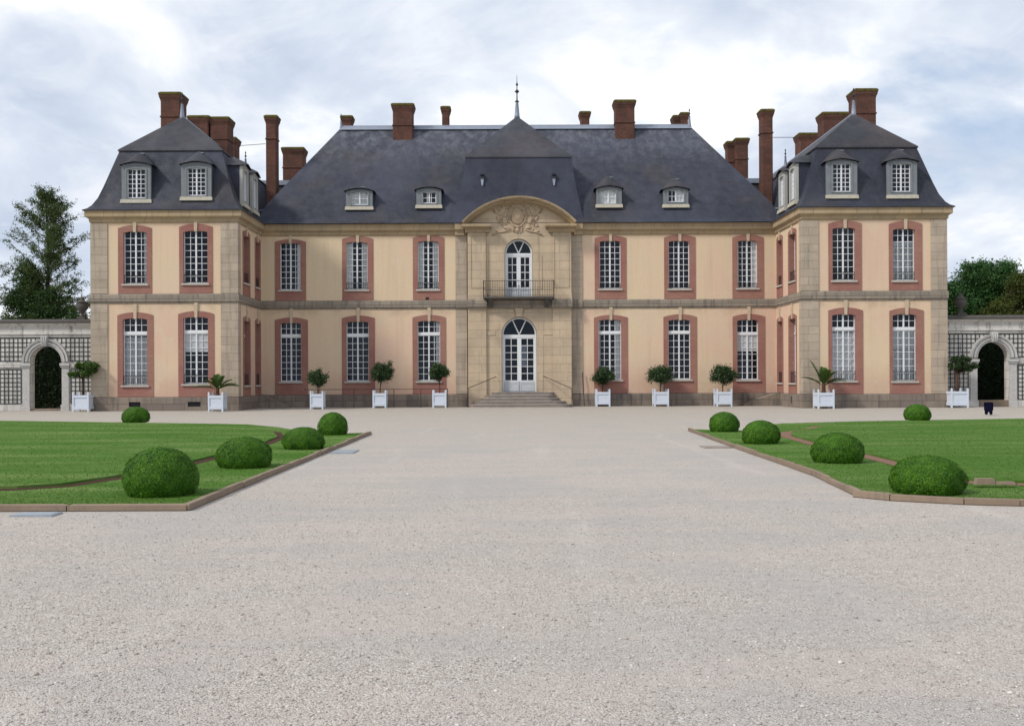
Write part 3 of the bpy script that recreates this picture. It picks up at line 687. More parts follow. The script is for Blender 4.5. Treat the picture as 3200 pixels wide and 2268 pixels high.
# centre roof
cx = .90; CP = [(0, 3.98, 10.78), (.25, 3.85, 11.05), (.45, 3.72, 11.5), (.62, 3.60, 12.1), (.80, 3.42, 13.0), (.98, 3.28, 13.9), (1.15, 3.17, 14.86)]
b = MB(); Yc0 = 60.08
for (d0, h0, z0), (d1, h1, z1) in zip(CP, CP[1:]):
    y0, y1 = Yc0+d0, Yc0+d1
    b.add([(cx-h0, y0, z0), (cx+h0, y0, z0), (cx+h1, y1, z1), (cx-h1, y1, z1)], [(0, 1, 2, 3)])
    for s in (-1, 1): b.add([(cx+s*h0, y0, z0), (cx+s*h0, 65, z0), (cx+s*h1, 65, z1), (cx+s*h1, y1, z1)], [(0, 1, 2, 3)])
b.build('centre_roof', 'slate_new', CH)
b = MB(); yt = Yc0+1.15-.05; ap = (.87, 64.1, 18.05); hw = 3.19
b.add([(cx-hw, yt, 14.84), (cx+hw, yt, 14.84), (cx+hw, yt+.02, 14.93), (cx-hw, yt+.02, 14.93), ap, (.87, 69, 18.05), (cx-hw, 69, 14.93), (cx+hw, 69, 14.93), (cx-hw, yt+.3, 14.84), (cx+hw, yt+.3, 14.84)],
      [(0, 1, 2, 3), (3, 2, 4), (3, 4, 5, 6), (2, 7, 5, 4), (0, 8, 9, 1)])
b.build('upper_roof', 'slate_dark', CH)
for x in (gx(1507, 548, 60.9), gx(1731, 548, 60.9)):     # two small roof vents with lead aprons
    z = gz(1620, 548, 60.9); y = Yc0+.86; b = MB()
    b.frustum(x-.12, x+.12, y-.12, y+.4, z-.18, x-.13, x+.13, y-.02, y+.4, z+.02); o = b.build('roof_vent', 'dark_metal', CH)
    b = MB(); b.frustum(x-.12, x+.12, y-.14, y+.4, z+.02, x-.05, x+.05, y+.05, y+.4, z+.17); b.build('vent_cap', 'dark_metal', o)
    b = MB(); b.add([(x-.04, Yc0+.72, z-.62), (x+.04, Yc0+.72, z-.62), (x+.10, Yc0+.805, z-.17), (x-.10, Yc0+.805, z-.17)], [(0, 1, 2, 3)]); b.build('lead_apron', 'lead', o)
for x0, x1 in ((-17.5, -13.2), (15.2, 18.5)):
    b = MB(); b.box(x0, x1, 66.5, 72, 11, 14.25); o = b.build('rear_roof', 'slate_dark', CH)
    b = MB(); b.box(x0-.05, x1+.05, 66.4, 72.1, 14.25, 14.55); b.build('rear_parapet', 'lead', o)
# curved lead valleys at the foot of the tall chimneys
for s, xa in ((-1, -14.55), (1, 16.25)):
    b = MB(); pts = [(xa - .75 + 1.5*t, 61.25 + .1*math.cos(t*3), 11.98 - .32*math.sin(math.pi*t)**.8 + (.12*t if s < 0 else .12*(1-t))) for t in [i/10 for i in range(11)]]
    b.tube(pts, .07, 6); b.build('valley_flashing', 'lead', CH)

# ---------------------------------------------------------------- dormers
def dormer(T, u0, u1, z0, z1, g, depth, hood, kind='dark', cols=4, rows=6, patch=0, face='dormer_paint'):
    b = MB(T); uc = (u0+u1)/2
    b.ring([(u0, z0)] + seg(u0, u1, z1-.13, z1+.02) + [(u1, z0)], [(g[0], g[2])] + seg(g[0], g[1], g[3]-.07, g[3]) + [(g[1], g[2])], 0, .16)
    b.box(u0+.06, u1-.06, -.035, .0, z1-.15, z1-.09)
    b.ring([(g[0]-.09, g[2]-.04)] + seg(g[0]-.09, g[1]+.09, g[3]+.01, g[3]+.09) + [(g[1]+.09, g[2]-.04)], [(g[0]-.002, g[2])] + seg(g[0]-.002, g[1]+.002, g[3]-.07, g[3]+.002) + [(g[1]+.002, g[2])], -.03, .02)
    d = b.build('dormer', face, CH)
    for a_, c_ in ((u0+.01, u0+.07), (u1-.07, u1-.01)): b = MB(T); b.box(a_, c_, .16, depth, z0+.02, z1-.12); b.build('cheek', 'slate_new', d)
    h = MB(T); loops = []; n = 12
    for v, hh, e, lift in ((-.16, .18, .13, 0), (-.15, .22, .13, .03), (.15, .22+hood*.45, .13, .03), (.55, .22+hood*.95, .12, .03), (depth*.8, .22+hood*1.0, .12, .03), (depth, .22+hood, .1, .03)):
        loops.append([(u0-e + (u1-u0+2*e)*i/n, v, z1-.13+lift + hh*(1 - abs(2*i/n-1)**(2.0 if hood < .3 else 1.55))) for i in range(n+1)])
    h.loops(loops, closed=False, cap=False); h.build('dormer_roof', 'slate_dark', d, True)
    f = MB(T); pane_frame(f, g[0], g[1], g[2], g[3], cols, rows, .09, .14, .032, .05); f.build('dormer_window', 'window_paint', d)
    p = MB(T); p.add([(g[0], .12, g[2]), (g[1], .12, g[2]), (g[1], .12, g[3]), (g[0], .12, g[3])], [(0, 1, 2, 3)]); p.build('pane', 'glass', d)
    if kind == 'curtain': curtain(T, d, g[0], g[1], g[2], g[3], .17, .1)
    if kind == 'half': curtain(T, d, uc, g[1], g[2], g[3], .17, .1)
    q = MB(T); q.box(g[0]-.2, g[1]+.2, .32, .34, z0, z1-.2); q.build('dark_room_sheet', 'dark_opening', d)  # near-black sheet added behind the pane, stands for the unlit room
    s = MB(T); s.frustum(u0-.06, u1+.06, -.10, .3, z0-.16, u0-.04, u1+.04, -.07, .3, z0+.04); s.build('dormer_sill', 'dormer_sill', d)
    if patch:
        k = MB(T); k.box(uc-.02, uc+.28, -.02 + .5, .7, z1+.05+hood*.8+.06, z1+.05+hood*.8+.10); k.build('lead_cap', 'lead', d)
    return d
def dpx(Y, fx0, fx1, ft, fb, g0, g1, gt, gb): 
    return gx(fx0, (ft+fb)/2, Y), gx(fx1, (ft+fb)/2, Y), gz((fx0+fx1)/2, fb, Y), gz((fx0+fx1)/2, ft, Y), (gx(g0, gt, Y), gx(g1, gt, Y), gz(g0, gb, Y), gz(g0, gt, Y))
YD = 55.12
for a, k in (((380, 471, 510, 626, 396, 454, 528, 620), 1), ((566, 660, 508, 618, 584, 642, 525, 612), 1), ((2583, 2679, 500, 612, 2602, 2659, 511, 600), 1), ((2773, 2866, 499, 612, 2788, 2846, 511, 600), 1)):
    x0, x1, z0, z1, g = dpx(YD, *a); dormer(FRONT(YD), x0, x1, z0, z1, g, 1.5, .62, patch=k)
YD2 = 60.72
for a, hood, kind, c, r in (((1081, 1164, 592, 648, 1098, 1149, 600, 641), .12, 'curtain', 2, 2), ((1301, 1379, 588, 643, 1319, 1363, 600, 636), .08, 'dark', 3, 2),
                      ((1864, 1943, 584, 641, 1877, 1925, 594, 637), .66, 'curtain', 2, 2), ((2073, 2151, 587, 641, 2087, 2137, 594, 632), .6, 'half', 4, 2)):
    x0, x1, z0, z1, g = dpx(YD2, *a); dormer(FRONT(YD2), x0, x1, z0, z1, g, 2.0, hood, kind, c, r, 1 if hood > .4 or kind == 'curtain' else 0)
for T in (lambda u, v, z: (WL[1]-.05 - v, u, z), lambda u, v, z: (WR[0]+.05 + v, u, z)):
    for (a, c) in ((56.4, 57.75), (58.6, 59.95)):
        dormer(T, a, c, 11.35, 13.55, (a+.27, c-.27, 11.55, 13.25), 1.45, .35, face='dormer_sill_face')

# ---------------------------------------------------------------- chimneys
def chimney(x0, x1, y0, y1, z0, z1, flare=.09, collar=True):
    b = MB(); c = .05
    def oct_(e, z, cc): return [(x0-e+cc, y0-e, z), (x1+e-cc, y0-e, z), (x1+e, y0-e+cc, z), (x1+e, y1+e-cc, z), (x1+e-cc, y1+e, z), (x0-e+cc, y1+e, z), (x0-e, y1+e-cc, z), (x0-e, y0-e+cc, z)]
    zc = z1 - min(1.35, (z1-z0)*.45); L = [(0, z0)]
    if collar: L += [(0, zc-.05), (.045, zc-.03), (.045, zc+.03), (0, zc+.05)]
    L += [(0, z1-.46), (flare*.35, z1-.34), (flare*.85, z1-.22), (flare, z1-.14), (flare, z1-.02)]
    b.loops([oct_(e, z, c) for e, z in L]); o = b.build('chimney', 'chimney_brick', CH)
    t = MB(); t.loops([oct_(flare+.02, z1-.09, c), oct_(flare+.03, z1+.02, c), oct_(flare-.03, z1+.08, c*1.3)]); t.build('mossy_cap', 'moss', o)
    return o
def chpx(px0, px1, pyt, Y, z0, depth, **k):
    chimney(gx(px0, pyt, Y), gx(px1, pyt, Y), Y, Y+depth, z0, gz((px0+px1)/2, pyt, Y)-.06, **k)
chpx(501, 562, 289, 60, 14.3, 1.3); chpx(590, 651, 362, 65.6, 13.8, 1.2); chpx(656, 713, 366, 65.7, 13.8, 1.3); chpx(700, 735, 429, 71, 13.8, 1.2)
chpx(830, 863, 361, 62.4, 10.9, .75); chpx(883, 947, 461, 72, 12, 1.2)
chpx(1227, 1289, 324, 65.2, 16.2, 1.0); chpx(1381, 1403, 333, 69, 15, .8, collar=False)
chpx(1068, 1098, 362, 68, 15, .8, collar=False); chpx(1815, 1842, 349, 69, 15, .9, collar=False); chpx(1923, 1983, 313, 65.2, 16.2, 1.0)
chpx(2106, 2128, 361, 68.3, 15, .9, collar=False); chpx(2129, 2150, 352, 68.0, 15, .9, collar=False)
chpx(2273, 2300, 442, 70.5, 12, .8); chpx(2300, 2338, 432, 70, 12, 1.0); chpx(2380, 2415, 342, 62.4, 10.9, .75)
chpx(2499, 2560, 416, 70.5, 13.8, 1.2); chpx(2572, 2655, 351, 65, 13.8, 1.2); chpx(2674, 2738, 278, 59.8, 14.3, 1.3)
# iron ties between chimneys
b = MB(); b.tube([(*at(829, 450, 62.7)[:1], 62.7, at(829, 450, 62.7)[1]), (at(736, 456, 70)[0], 70.9, at(736, 456, 70.9)[1])], .02, 5); b.build('chimney_tie_bar', 'iron', CH)
b = MB(); b.tube([(at(2416, 430, 62.7)[0], 62.7, at(2416, 430, 62.7)[1]), (at(2500, 430, 70.5)[0], 70.6, at(2500, 430, 70.6)[1])], .02, 5); b.build('chimney_tie_bar', 'iron', CH)

# finials
def finial(x, y, z0, s=1.0, tall=True):
    b = MB(); b.lathe(x, y, [(.20*s, z0-.1), (.17*s, z0+.1), (.09*s, z0+1.0*s), (.10*s, z0+1.02*s), (0.0, z0+1.05*s)], 8); o = b.build('finial', 'lead', CH, True)
    t = MB(); z = z0+1.0*s
    P = [(.11, 0), (.16, .06), (.05, .12), (.035, .55), (.05, .62), (.17, .72), (.10, .80), (.03, .88), (.03, 1.1), (.09, 1.18), (.05, 1.28), (.02, 1.36), (.012, 1.8), (.0, 1.85)] if tall else [(.08, 0), (.13, .06), (.04, .12), (.03, .22), (.09, .32), (.11, .40), (.04, .50), (.03, .60), (.08, .70), (.05, .80), (0, .92)]
    t.lathe(x, y, [(r*s, z + h*s) for r, h in P], 8); t.build('finial_top', 'dark_metal', o, True)
finial(.87, 64.1, 18.0, .92)
finial((WL[0]+WL[1])/2, 58.15, 16.5, .78, False); finial((WR[0]+WR[1])/2, 58.15, 16.5, .82, False)
finial(r0+.05, 66, 17.8, .5, False); finial(r1-.1, 66, 17.8, .62, False)
for x in (-17.62, 19.28): finial(x, 70, 16.0, .66, False)

# ---------------------------------------------------------------- centre block
def arch_loop(c, r, zs, z0, n=16):
    return [(c-r, z0)] + [(c - r*math.cos(math.pi*i/n), zs + r*math.sin(math.pi*i/n)) for i in range(n+1)] + [(c+r, z0)]
def square_loop(c, s, zs, z0, top, n=16):
    out = [(c-s, z0)]
    for i in range(n+1):
        a = math.pi*i/n; k = max(abs(math.cos(a)), math.sin(a)); out.append((c - s*math.cos(a)/k, zs + (top-zs)*math.sin(a)/k))
    return out + [(c+s, z0)]
dc, dr = (gx(1568, 1100, YC) + gx(1678, 1100, YC))/2, (gx(1678, 1100, YC) - gx(1568, 1100, YC))/2
uc, ur = (gx(1577, 850, YC) + gx(1665, 850, YC))/2, (gx(1665, 850, YC) - gx(1577, 850, YC))/2
zD0, zDs = .86, gz(1623, 1045, YC); zU0, zUs = gz(1620, 933, YC), gz(1620, 790, YC)
T = FRONT(YC)
b = MB(T); b.sheet(CX0, CX1, 0, 10.2, [(dc-dr-.35, dc+dr+.35, zD0, zDs+dr+.3), (uc-ur-.3, uc+ur+.3, zU0, zUs+ur+.25)])
b.add([(CX0, 0, 0), (CX0, .35, 0), (CX0, .35, 10.2), (CX0, 0, 10.2)], [(0, 1, 2, 3)]); b.add([(CX1, 0, 0), (CX1, .35, 0), (CX1, .35, 10.2), (CX1, 0, 10.2)], [(0, 1, 2, 3)])
RR, HC = 4.51, 3.36; cz = 12.24 - RR
arc = [(cx + (RR-.1)*math.sin(a), cz + (RR-.1)*math.cos(a)) for a in [R(-46 + 92*i/28) for i in range(29)]]
b.prism([(arc[0][0], 10.2)] + arc + [(arc[-1][0], 10.2)], .0, .25)
b.build('centre_wall', 'centre_stone', CH)
def door(name, c, r, z0, zs, rows, panel):
    f = MB(T); v0, v1 = .28, .36; w = r - .02; tb = .16
    f.ring(arch_loop(c, w, zs, z0), arch_loop(c, w-.09, zs, z0+.001), v0-.03, v1)
    f.box(c-w+.09, c+w-.09, v0-.02, v1, zs-tb, zs)                               # transom bar
    for s in (-1, 1):                                                            # V bars of the fanlight
        a = Vector((c, zs)); e = Vector((c + s*w*.40, zs + w*.87)); d = (e-a).normalized(); nn = Vector((-d.y, d.x))*.03
        f.prism([tuple(a-nn), tuple(a+nn), tuple(e+nn), tuple(e-nn)], v0+.01, v1-.01)
    zp = z0 + panel
    for s in (-1, 1):
        u0, u1 = (c-w+.09, c-.0) if s < 0 else (c, c+w-.09)
        f.box(u0, u0+.09 + (.03 if s > 0 else 0), v0, v1, zp, zs-tb); f.box(u1-.09 - (.03 if s < 0 else 0), u1, v0, v1, zp, zs-tb)
        a0, a1 = u0+.09 + (.03 if s > 0 else 0), u1-.09 - (.03 if s < 0 else 0)
        f.box(a0, a1, v0, v1, zs-tb-.08, zs-tb); f.box(a0, a1, v0, v1, zp, zp+.06)
        f.box((a0+a1)/2-.02, (a0+a1)/2+.02, v0+.01, v1-.01, zp+.06, zs-tb-.08)
        for j in range(1, rows): z = zp+.06 + (zs-tb-.08-zp-.06)*j/rows; f.box(a0, a1, v0+.012, v1-.012, z-.018, z+.018)
    o = f.build(name, 'window_paint', CH)
    q = MB(T)
    for s in (-1, 1):
        u0, u1 = (c-w+.09, c-.008) if s < 0 else (c+.008, c+w-.09)
        q.box(u0, u1, v0+.005, v1, z0+.01, zp-.001); q.ring([(u0+.03, z0+.06), (u0+.03, zp-.06), (u1-.03, zp-.06), (u1-.03, z0+.06)], [(u0+.09, z0+.12), (u0+.09, zp-.12), (u1-.09, zp-.12), (u1-.09, z0+.12)], v0-.012, v0+.01)
    q.build('door_panel', 'door_paint', o)
    p = MB(T); p.add([(u, v0+.04, z) for u, z in arch_loop(c, w-.05, zs, zp)], [tuple(range(19))]); p.build('pane', 'glass', o)
    s_ = MB(T); s_.ring(square_loop(c, r+.36, zs, z0, zs+r+.32), arch_loop(c, r, zs, z0), -.02, .5); s_.build('door_arch', 'centre_stone', o)
    return o
d1 = door('entrance_door', dc, dr, zD0, zDs, 6, .62); d2 = door('balcony_door', uc, ur, zU0, zUs, 4, .62)
b = MB(T); b.prism([(dc-.17, zDs+dr+.02), (dc+.17, zDs+dr+.02), (dc+.24, 5.76), (dc-.24, 5.76)], -.16, 0)
for s in (-1, 1): b.prism([(dc+s*.22, zDs+dr), (dc+s*.44, zDs+dr-.06), (dc+s*.78, 5.7), (dc+s*.30, 5.7)], -.045, 0)
b.build('keystone', 'centre_stone', d1)
b = MB(T); b.box(dc+.12, dc+.42, .9, .95, 2.4, 3.6); b.build('hall_panel', 'lead', d1)  # lead-coloured panel standing in the hall behind the door panes

PXL, PXR = (gx(1463, 900, YC), gx(1519, 900, YC)), (gx(1727, 900, YC), gx(1785, 900, YC))
for (x0, x1) in (PXL, PXR):
    b = MB(T); b.box(x0, x1, -.12, 0, .0, 5.76); b.box(x0, x1, -.12, 0, 6.29, 10.22)
    u0, u1 = x0+.18, x1-.06 if x0 < 0 else x1-.18
    if x0 > 0: u0 = x0+.1
    b.ring([(u0-.05, 6.95), (u0-.05, 10.02), (u1+.05, 10.02), (u1+.05, 6.95)], [(u0, 7.0), (u0, 9.97), (u1, 9.97), (u1, 7.0)], -.15, -.12)
    b.box(x0-.03, x1+.03, -.15, 0, 6.30, 6.62); b.box(x0-.04, x1+.04, -.16, 0, 0, .42)
    b.build('pilaster', 'centre_stone', CH)
for q in ((PXL[1]+.003, dc-dr-.37, -.035, 0, 4.2, 4.42), (dc+dr+.37, PXR[0]-.003, -.035, 0, 4.2, 4.42), (PXL[1]+.003, PXL[1]+.14, -.05, 0, 6.6, 10.0), (uc+ur+.48, uc+ur+.54, -.03, 0, 6.9, 8.9)):
    b = MB(T); b.box(*q); b.build('stone_band', 'centre_stone', CH)
# belt and cornice returns over the centre block
b = MB(T)
for (x0, x1, p) in ((CX0-.73, PXL[0]-.02, -.22), (PXR[1]+.02, CX1+.70, -.22), (PXL[0]-.05, PXL[1]+.05, .22), (PXR[0]-.05, PXR[1]+.05, .22), (PXL[1]+.052, PXR[0]-.052, .10)):
    b.frustum(x0, x1, -p-.02, .4, 5.76, x0, x1, -p-.08, .4, 5.87); b.box(x0, x1, -p-.08, .4, 5.87, 6.22); b.frustum(x0, x1, -p-.08, .4, 6.22, x0+.02, x1-.02, -p, .4, 6.29)
b.build('belt_course', 'belt_stone', CH)
for (x0, x1) in ((gx(1443, 705, 59.5), gx(1535, 705, 59.5)), (gx(1704, 705, 59.5), gx(1801, 705, 59.5))):
    b = MB(T); b.frustum(x0+.18, x1-.10, -.26, .1, 10.20, x0+.14, x1-.06, -.32, .1, 10.42); b.frustum(x0+.04, x1-.02, -.52, .1, 10.42, x0, x1+.02, -.66, .1, 10.50); b.box(x0, x1+.02, -.66, .1, 10.50, 10.63)
    b.build('entablature', 'cornice_stone', CH)
for (x0, x1) in ((CX0-.74, gx(1443, 705, 59.5)+.1), (gx(1801, 705, 59.5)-.1, CX1+.72)):
    b = MB(T); b.box(x0, x1, .02, .4, 10.08, 10.30); b.frustum(x0, x1, .0, .4, 10.30, x0, x1, -.12, .4, 10.40); b.box(x0, x1, -.12, .4, 10.40, 10.74)
    b.build('cornice', 'cornice_stone', CH)
b = MB(); prof = [(RR-.36, YC+.02), (RR-.36, YC-.10), (RR-.29, YC-.12), (RR-.27, YC-.36), (RR-.17, YC-.44), (RR-.15, YC-.62), (RR-.10, YC-.64), (RR-.09, YC-.70), (RR, YC-.72), (RR+.03, YC+.6), (RR-.05, YC+.6)]
b.loops([[(cx + r*math.sin(a), y, cz + r*math.cos(a)) for r, y in prof] for a in [R(-47.6 + 95.2*i/40) for i in range(41)]]); b.build('arched_pediment', 'cornice_stone', CH)

# carved arms in the tympanum: worn shield with crown, supporters and drapery
def relief():
    b = MB(); y0 = YC - .03
    def blob(px, py, wx, wz, dy, ang=0, k=10):
        X, Z = at(px, py, YC); ls = []
        for i in range(6):
            t = i/5*math.pi/2; rr = math.cos(t); dd = math.sin(t)
            l = []
            for j in range(k):
                a = 2*math.pi*j/k; ux, uz_ = wx*rr*math.cos(a), wz*rr*math.sin(a)
                q = 1 + random.uniform(-.10, .10)
                l.append((X + (ux*math.cos(ang) - uz_*math.sin(ang))*q, y0 - dy*.6*dd + .03, Z + (ux*math.sin(ang) + uz_*math.cos(ang))*q))
            ls.append(l)
        b.loops(ls)
    def curl(pts, r=.05):
        r *= .7
        P = [at(px, py, YC) for px, py in pts]; b.tube([(x, y0-.02, z) for x, z in P], [r*random.uniform(.7, 1.2) for _ in P], 7)
    blob(1617, 676, .40, .50, .20, 0, 16); blob(1617, 676, .30, .38, .26, 0, 16)
    curl([(1593, 690), (1588, 668), (1593, 650), (1606, 644), (1628, 643), (1640, 650), (1646, 668), (1641, 690), (1628, 706), (1617, 711), (1604, 706), (1593, 690)], .055)
    for i in range(5): blob(1599 + i*9, 636 - (3 if i in (1, 3) else 5 if i == 2 else 0), .09, .13, .16)
    curl([(1594, 643), (1617, 640), (1640, 643)], .06)
    for s in (-1, 1):
        for (dx, py, a, c, d, g_) in ((48, 660, .18, .34, .16, .5), (40, 688, .16, .26, .18, -.3), (60, 684, .20, .10, .12, .9), (64, 662, .12, .26, .12, -.7), (74, 646, .22, .09, .10, .6), (52, 640, .12, .16, .14, 0), (34, 712, .20, .08, .12, .2), (58, 722, .22, .08, .09, .15)):
            blob(1617 + s*dx, py + random.uniform(-2, 2), a, c, d, s*g_)
        curl([(1617+s*30, 668), (1617+s*38, 680), (1617+s*50, 684), (1617+s*56, 696), (1617+s*48, 706)], .045)
        curl([(1617+s*30, 652), (1617+s*46, 644), (1617+s*64, 646), (1617+s*78, 656), (1617+s*70, 668)], .05)
        curl([(1617+s*22, 716), (1617+s*40, 724), (1617+s*60, 727), (1617+s*78, 735)], .06)
    blob(1617, 719, .13, .15, .20); curl([(1605, 712), (1602, 722), (1610, 728), (1617, 725), (1624, 728), (1632, 722), (1629, 712)], .045)
    for _ in range(34): blob(1617 + random.uniform(-62, 62), 680 + random.uniform(-36, 38), random.uniform(.04, .12), random.uniform(.04, .10), random.uniform(.05, .12), random.uniform(-1, 1), 7)
    return b
relief().build('carved_arms', 'relief_stone', CH, True)

# balcony
bx0, bx1 = gx(1510, 900, 59.5), gx(1732, 900, 59.5)
b = MB(T); b.box(bx0, bx1, -.78, -.11, 6.30, 6.40); b.frustum(bx0+.3, bx0+.55, -.3, 0, 5.80, bx0+.3, bx0+.55, -.72, 0, 6.30); b.frustum(bx1-.55, bx1-.3, -.3, 0, 5.80, bx1-.55, bx1-.3, -.72, 0, 6.30)
bal = b.build('balcony', 'dark_stone', CH)
b = MB(T); zt = 7.33
b.box(bx0, bx1, -.765, -.73, zt-.03, zt); b.box(bx0, bx1, -.76, -.735, 6.45, 6.475); b.box(bx0, bx1, -.757, -.738, 6.78, 6.80)
for x in (bx0, bx1-.05): b.box(x, x+.05, -.77, -.72, 6.40, zt+.03); b.box(x+.015, x+.035, -.72, -.02, zt-.025, zt); b.box(x+.015, x+.035, -.72, -.02, 6.45, 6.47)
n = 30
for i in range(1, n): x = bx0 + (bx1-bx0)*i/n; b.box(x-.008, x+.008, -.757, -.741, 6.47, zt-.03)
for x in (bx0+.01, bx1-.03):
    for j in range(1, 6): b.box(x, x+.016, -.72+.12*j, -.704+.12*j, 6.47, zt-.03)
for i in range(-2, 3):        # scrolls in the middle panel
    c = (bx0+bx1)/2 + i*.17
    b.tube([(c + .065*math.cos(t), YC-.75, 6.95 + .09*math.sin(t)) if False else (c + .065*math.cos(t)*(1 - t/14), -.75, 6.95 + .12*math.sin(t)*(1 - t/14)) for t in [k*.6 for k in range(16)]], .010, 5)
b.build('balcony_railing', 'iron', bal)

# entrance steps with rounded ends
for i, (x0, x1, yf, z) in enumerate(((1465, 1786, 58.45, .17), (1482, 1768, 58.8, .34), (1499, 1747, 59.12, .51), (1515, 1735, 59.42, .68), (1538, 1731, 59.68, .85))):
    a, c = gx(x0, 1260, yf), gx(x1, 1260, yf); r = min(.55, 59.95-yf)
    def outline(e): return [(a-e, YC-.001)] + [(a-e + (r)*(1-math.cos(t)), yf-e + r*(1-math.sin(t))) for t in [math.pi/2*k/6 for k in range(7)]] + [(c+e - r*(1-math.cos(t)), yf-e + r*(1-math.sin(t))) for t in [math.pi/2*(6-k)/6 for k in range(7)]] + [(c+e, YC-.001)]
    b = MB(); b.loops([[(x, y, z-.17) for x, y in outline(0)], [(x, y, z-.05) for x, y in outline(0)], [(x, y, z-.045) for x, y in outline(.03)], [(x, y, z-.01) for x, y in outline(.03)], [(x, y, z) for x, y in outline(.02)]])
    b.build('step', 'step_stone', CH)
for P in (((1463, 1262), (1463, 1213), (1550, 1177)), ((1788, 1262), (1787, 1214), (1699, 1175))):
    (p0, p1, p2) = P; Yr = 58.7
    a, zb = at(*p1, Yr); e, ze = at(*p2, 59.9)
    b = MB(); b.tube([(a, Yr, 0), (a, Yr, zb)], .022, 7); b.tube([(a, Yr, zb), (e, 59.95, ze)], .022, 7); b.tube([(e, 59.95, ze), (e, YC, ze)], .018, 6); b.build('handrail', 'rust_rail', CH)
b = MB(); x = gx(1824, 1176, 59.9); b.tube([(x-.05, 60.25, 2.0), (x+.05, 60.1, 0)], .025, 6); b.build('downpipe', 'rust_rail', CH)
for q, v in (([(15.97, .0), (13.9, .0), (13.9, .10), (15.97, .80)], -1.0), ([(-14.24, .0), (-12.6, .0), (-12.6, .10), (-14.24, .80)], -.9)):     # sloping cheek walls of the cellar ways
    b = MB(FRONT(YM)); b.prism(q, v, -.08); b.build('cellar_cheek_wall', 'plinth_stone', CH)
b = MB(FRONT(YM)); b.box(gx(1330, 933, YM), gx(1341, 933, YM), -.034, -.02, gz(1335, 937, YM), gz(1335, 929, YM)); b.build('wall_vent', 'dark_opening', CH)

# railing in front of the left cellar area
rl = thing('area_railing', (-6, 59.3, 0), 'thin rusty iron railing in front of the left half of the main front', 'railing')
z = 1.06
b = MB(); b.tube([(gx(950, 1215, 59.3), 59.3, z), (gx(1400, 1213, 59.3), 59.3, z)], .018, 6); b.build('top_rail', 'rust_rail', rl)
for px in (997, 1106, 1168, 1231, 1315, 1399): x = gx(px, 1240, 59.3); b = MB(); b.tube([(x, 59.3, 0), (x, 59.3, z+.02)], .02, 6); b.build('post', 'rust_rail', rl)
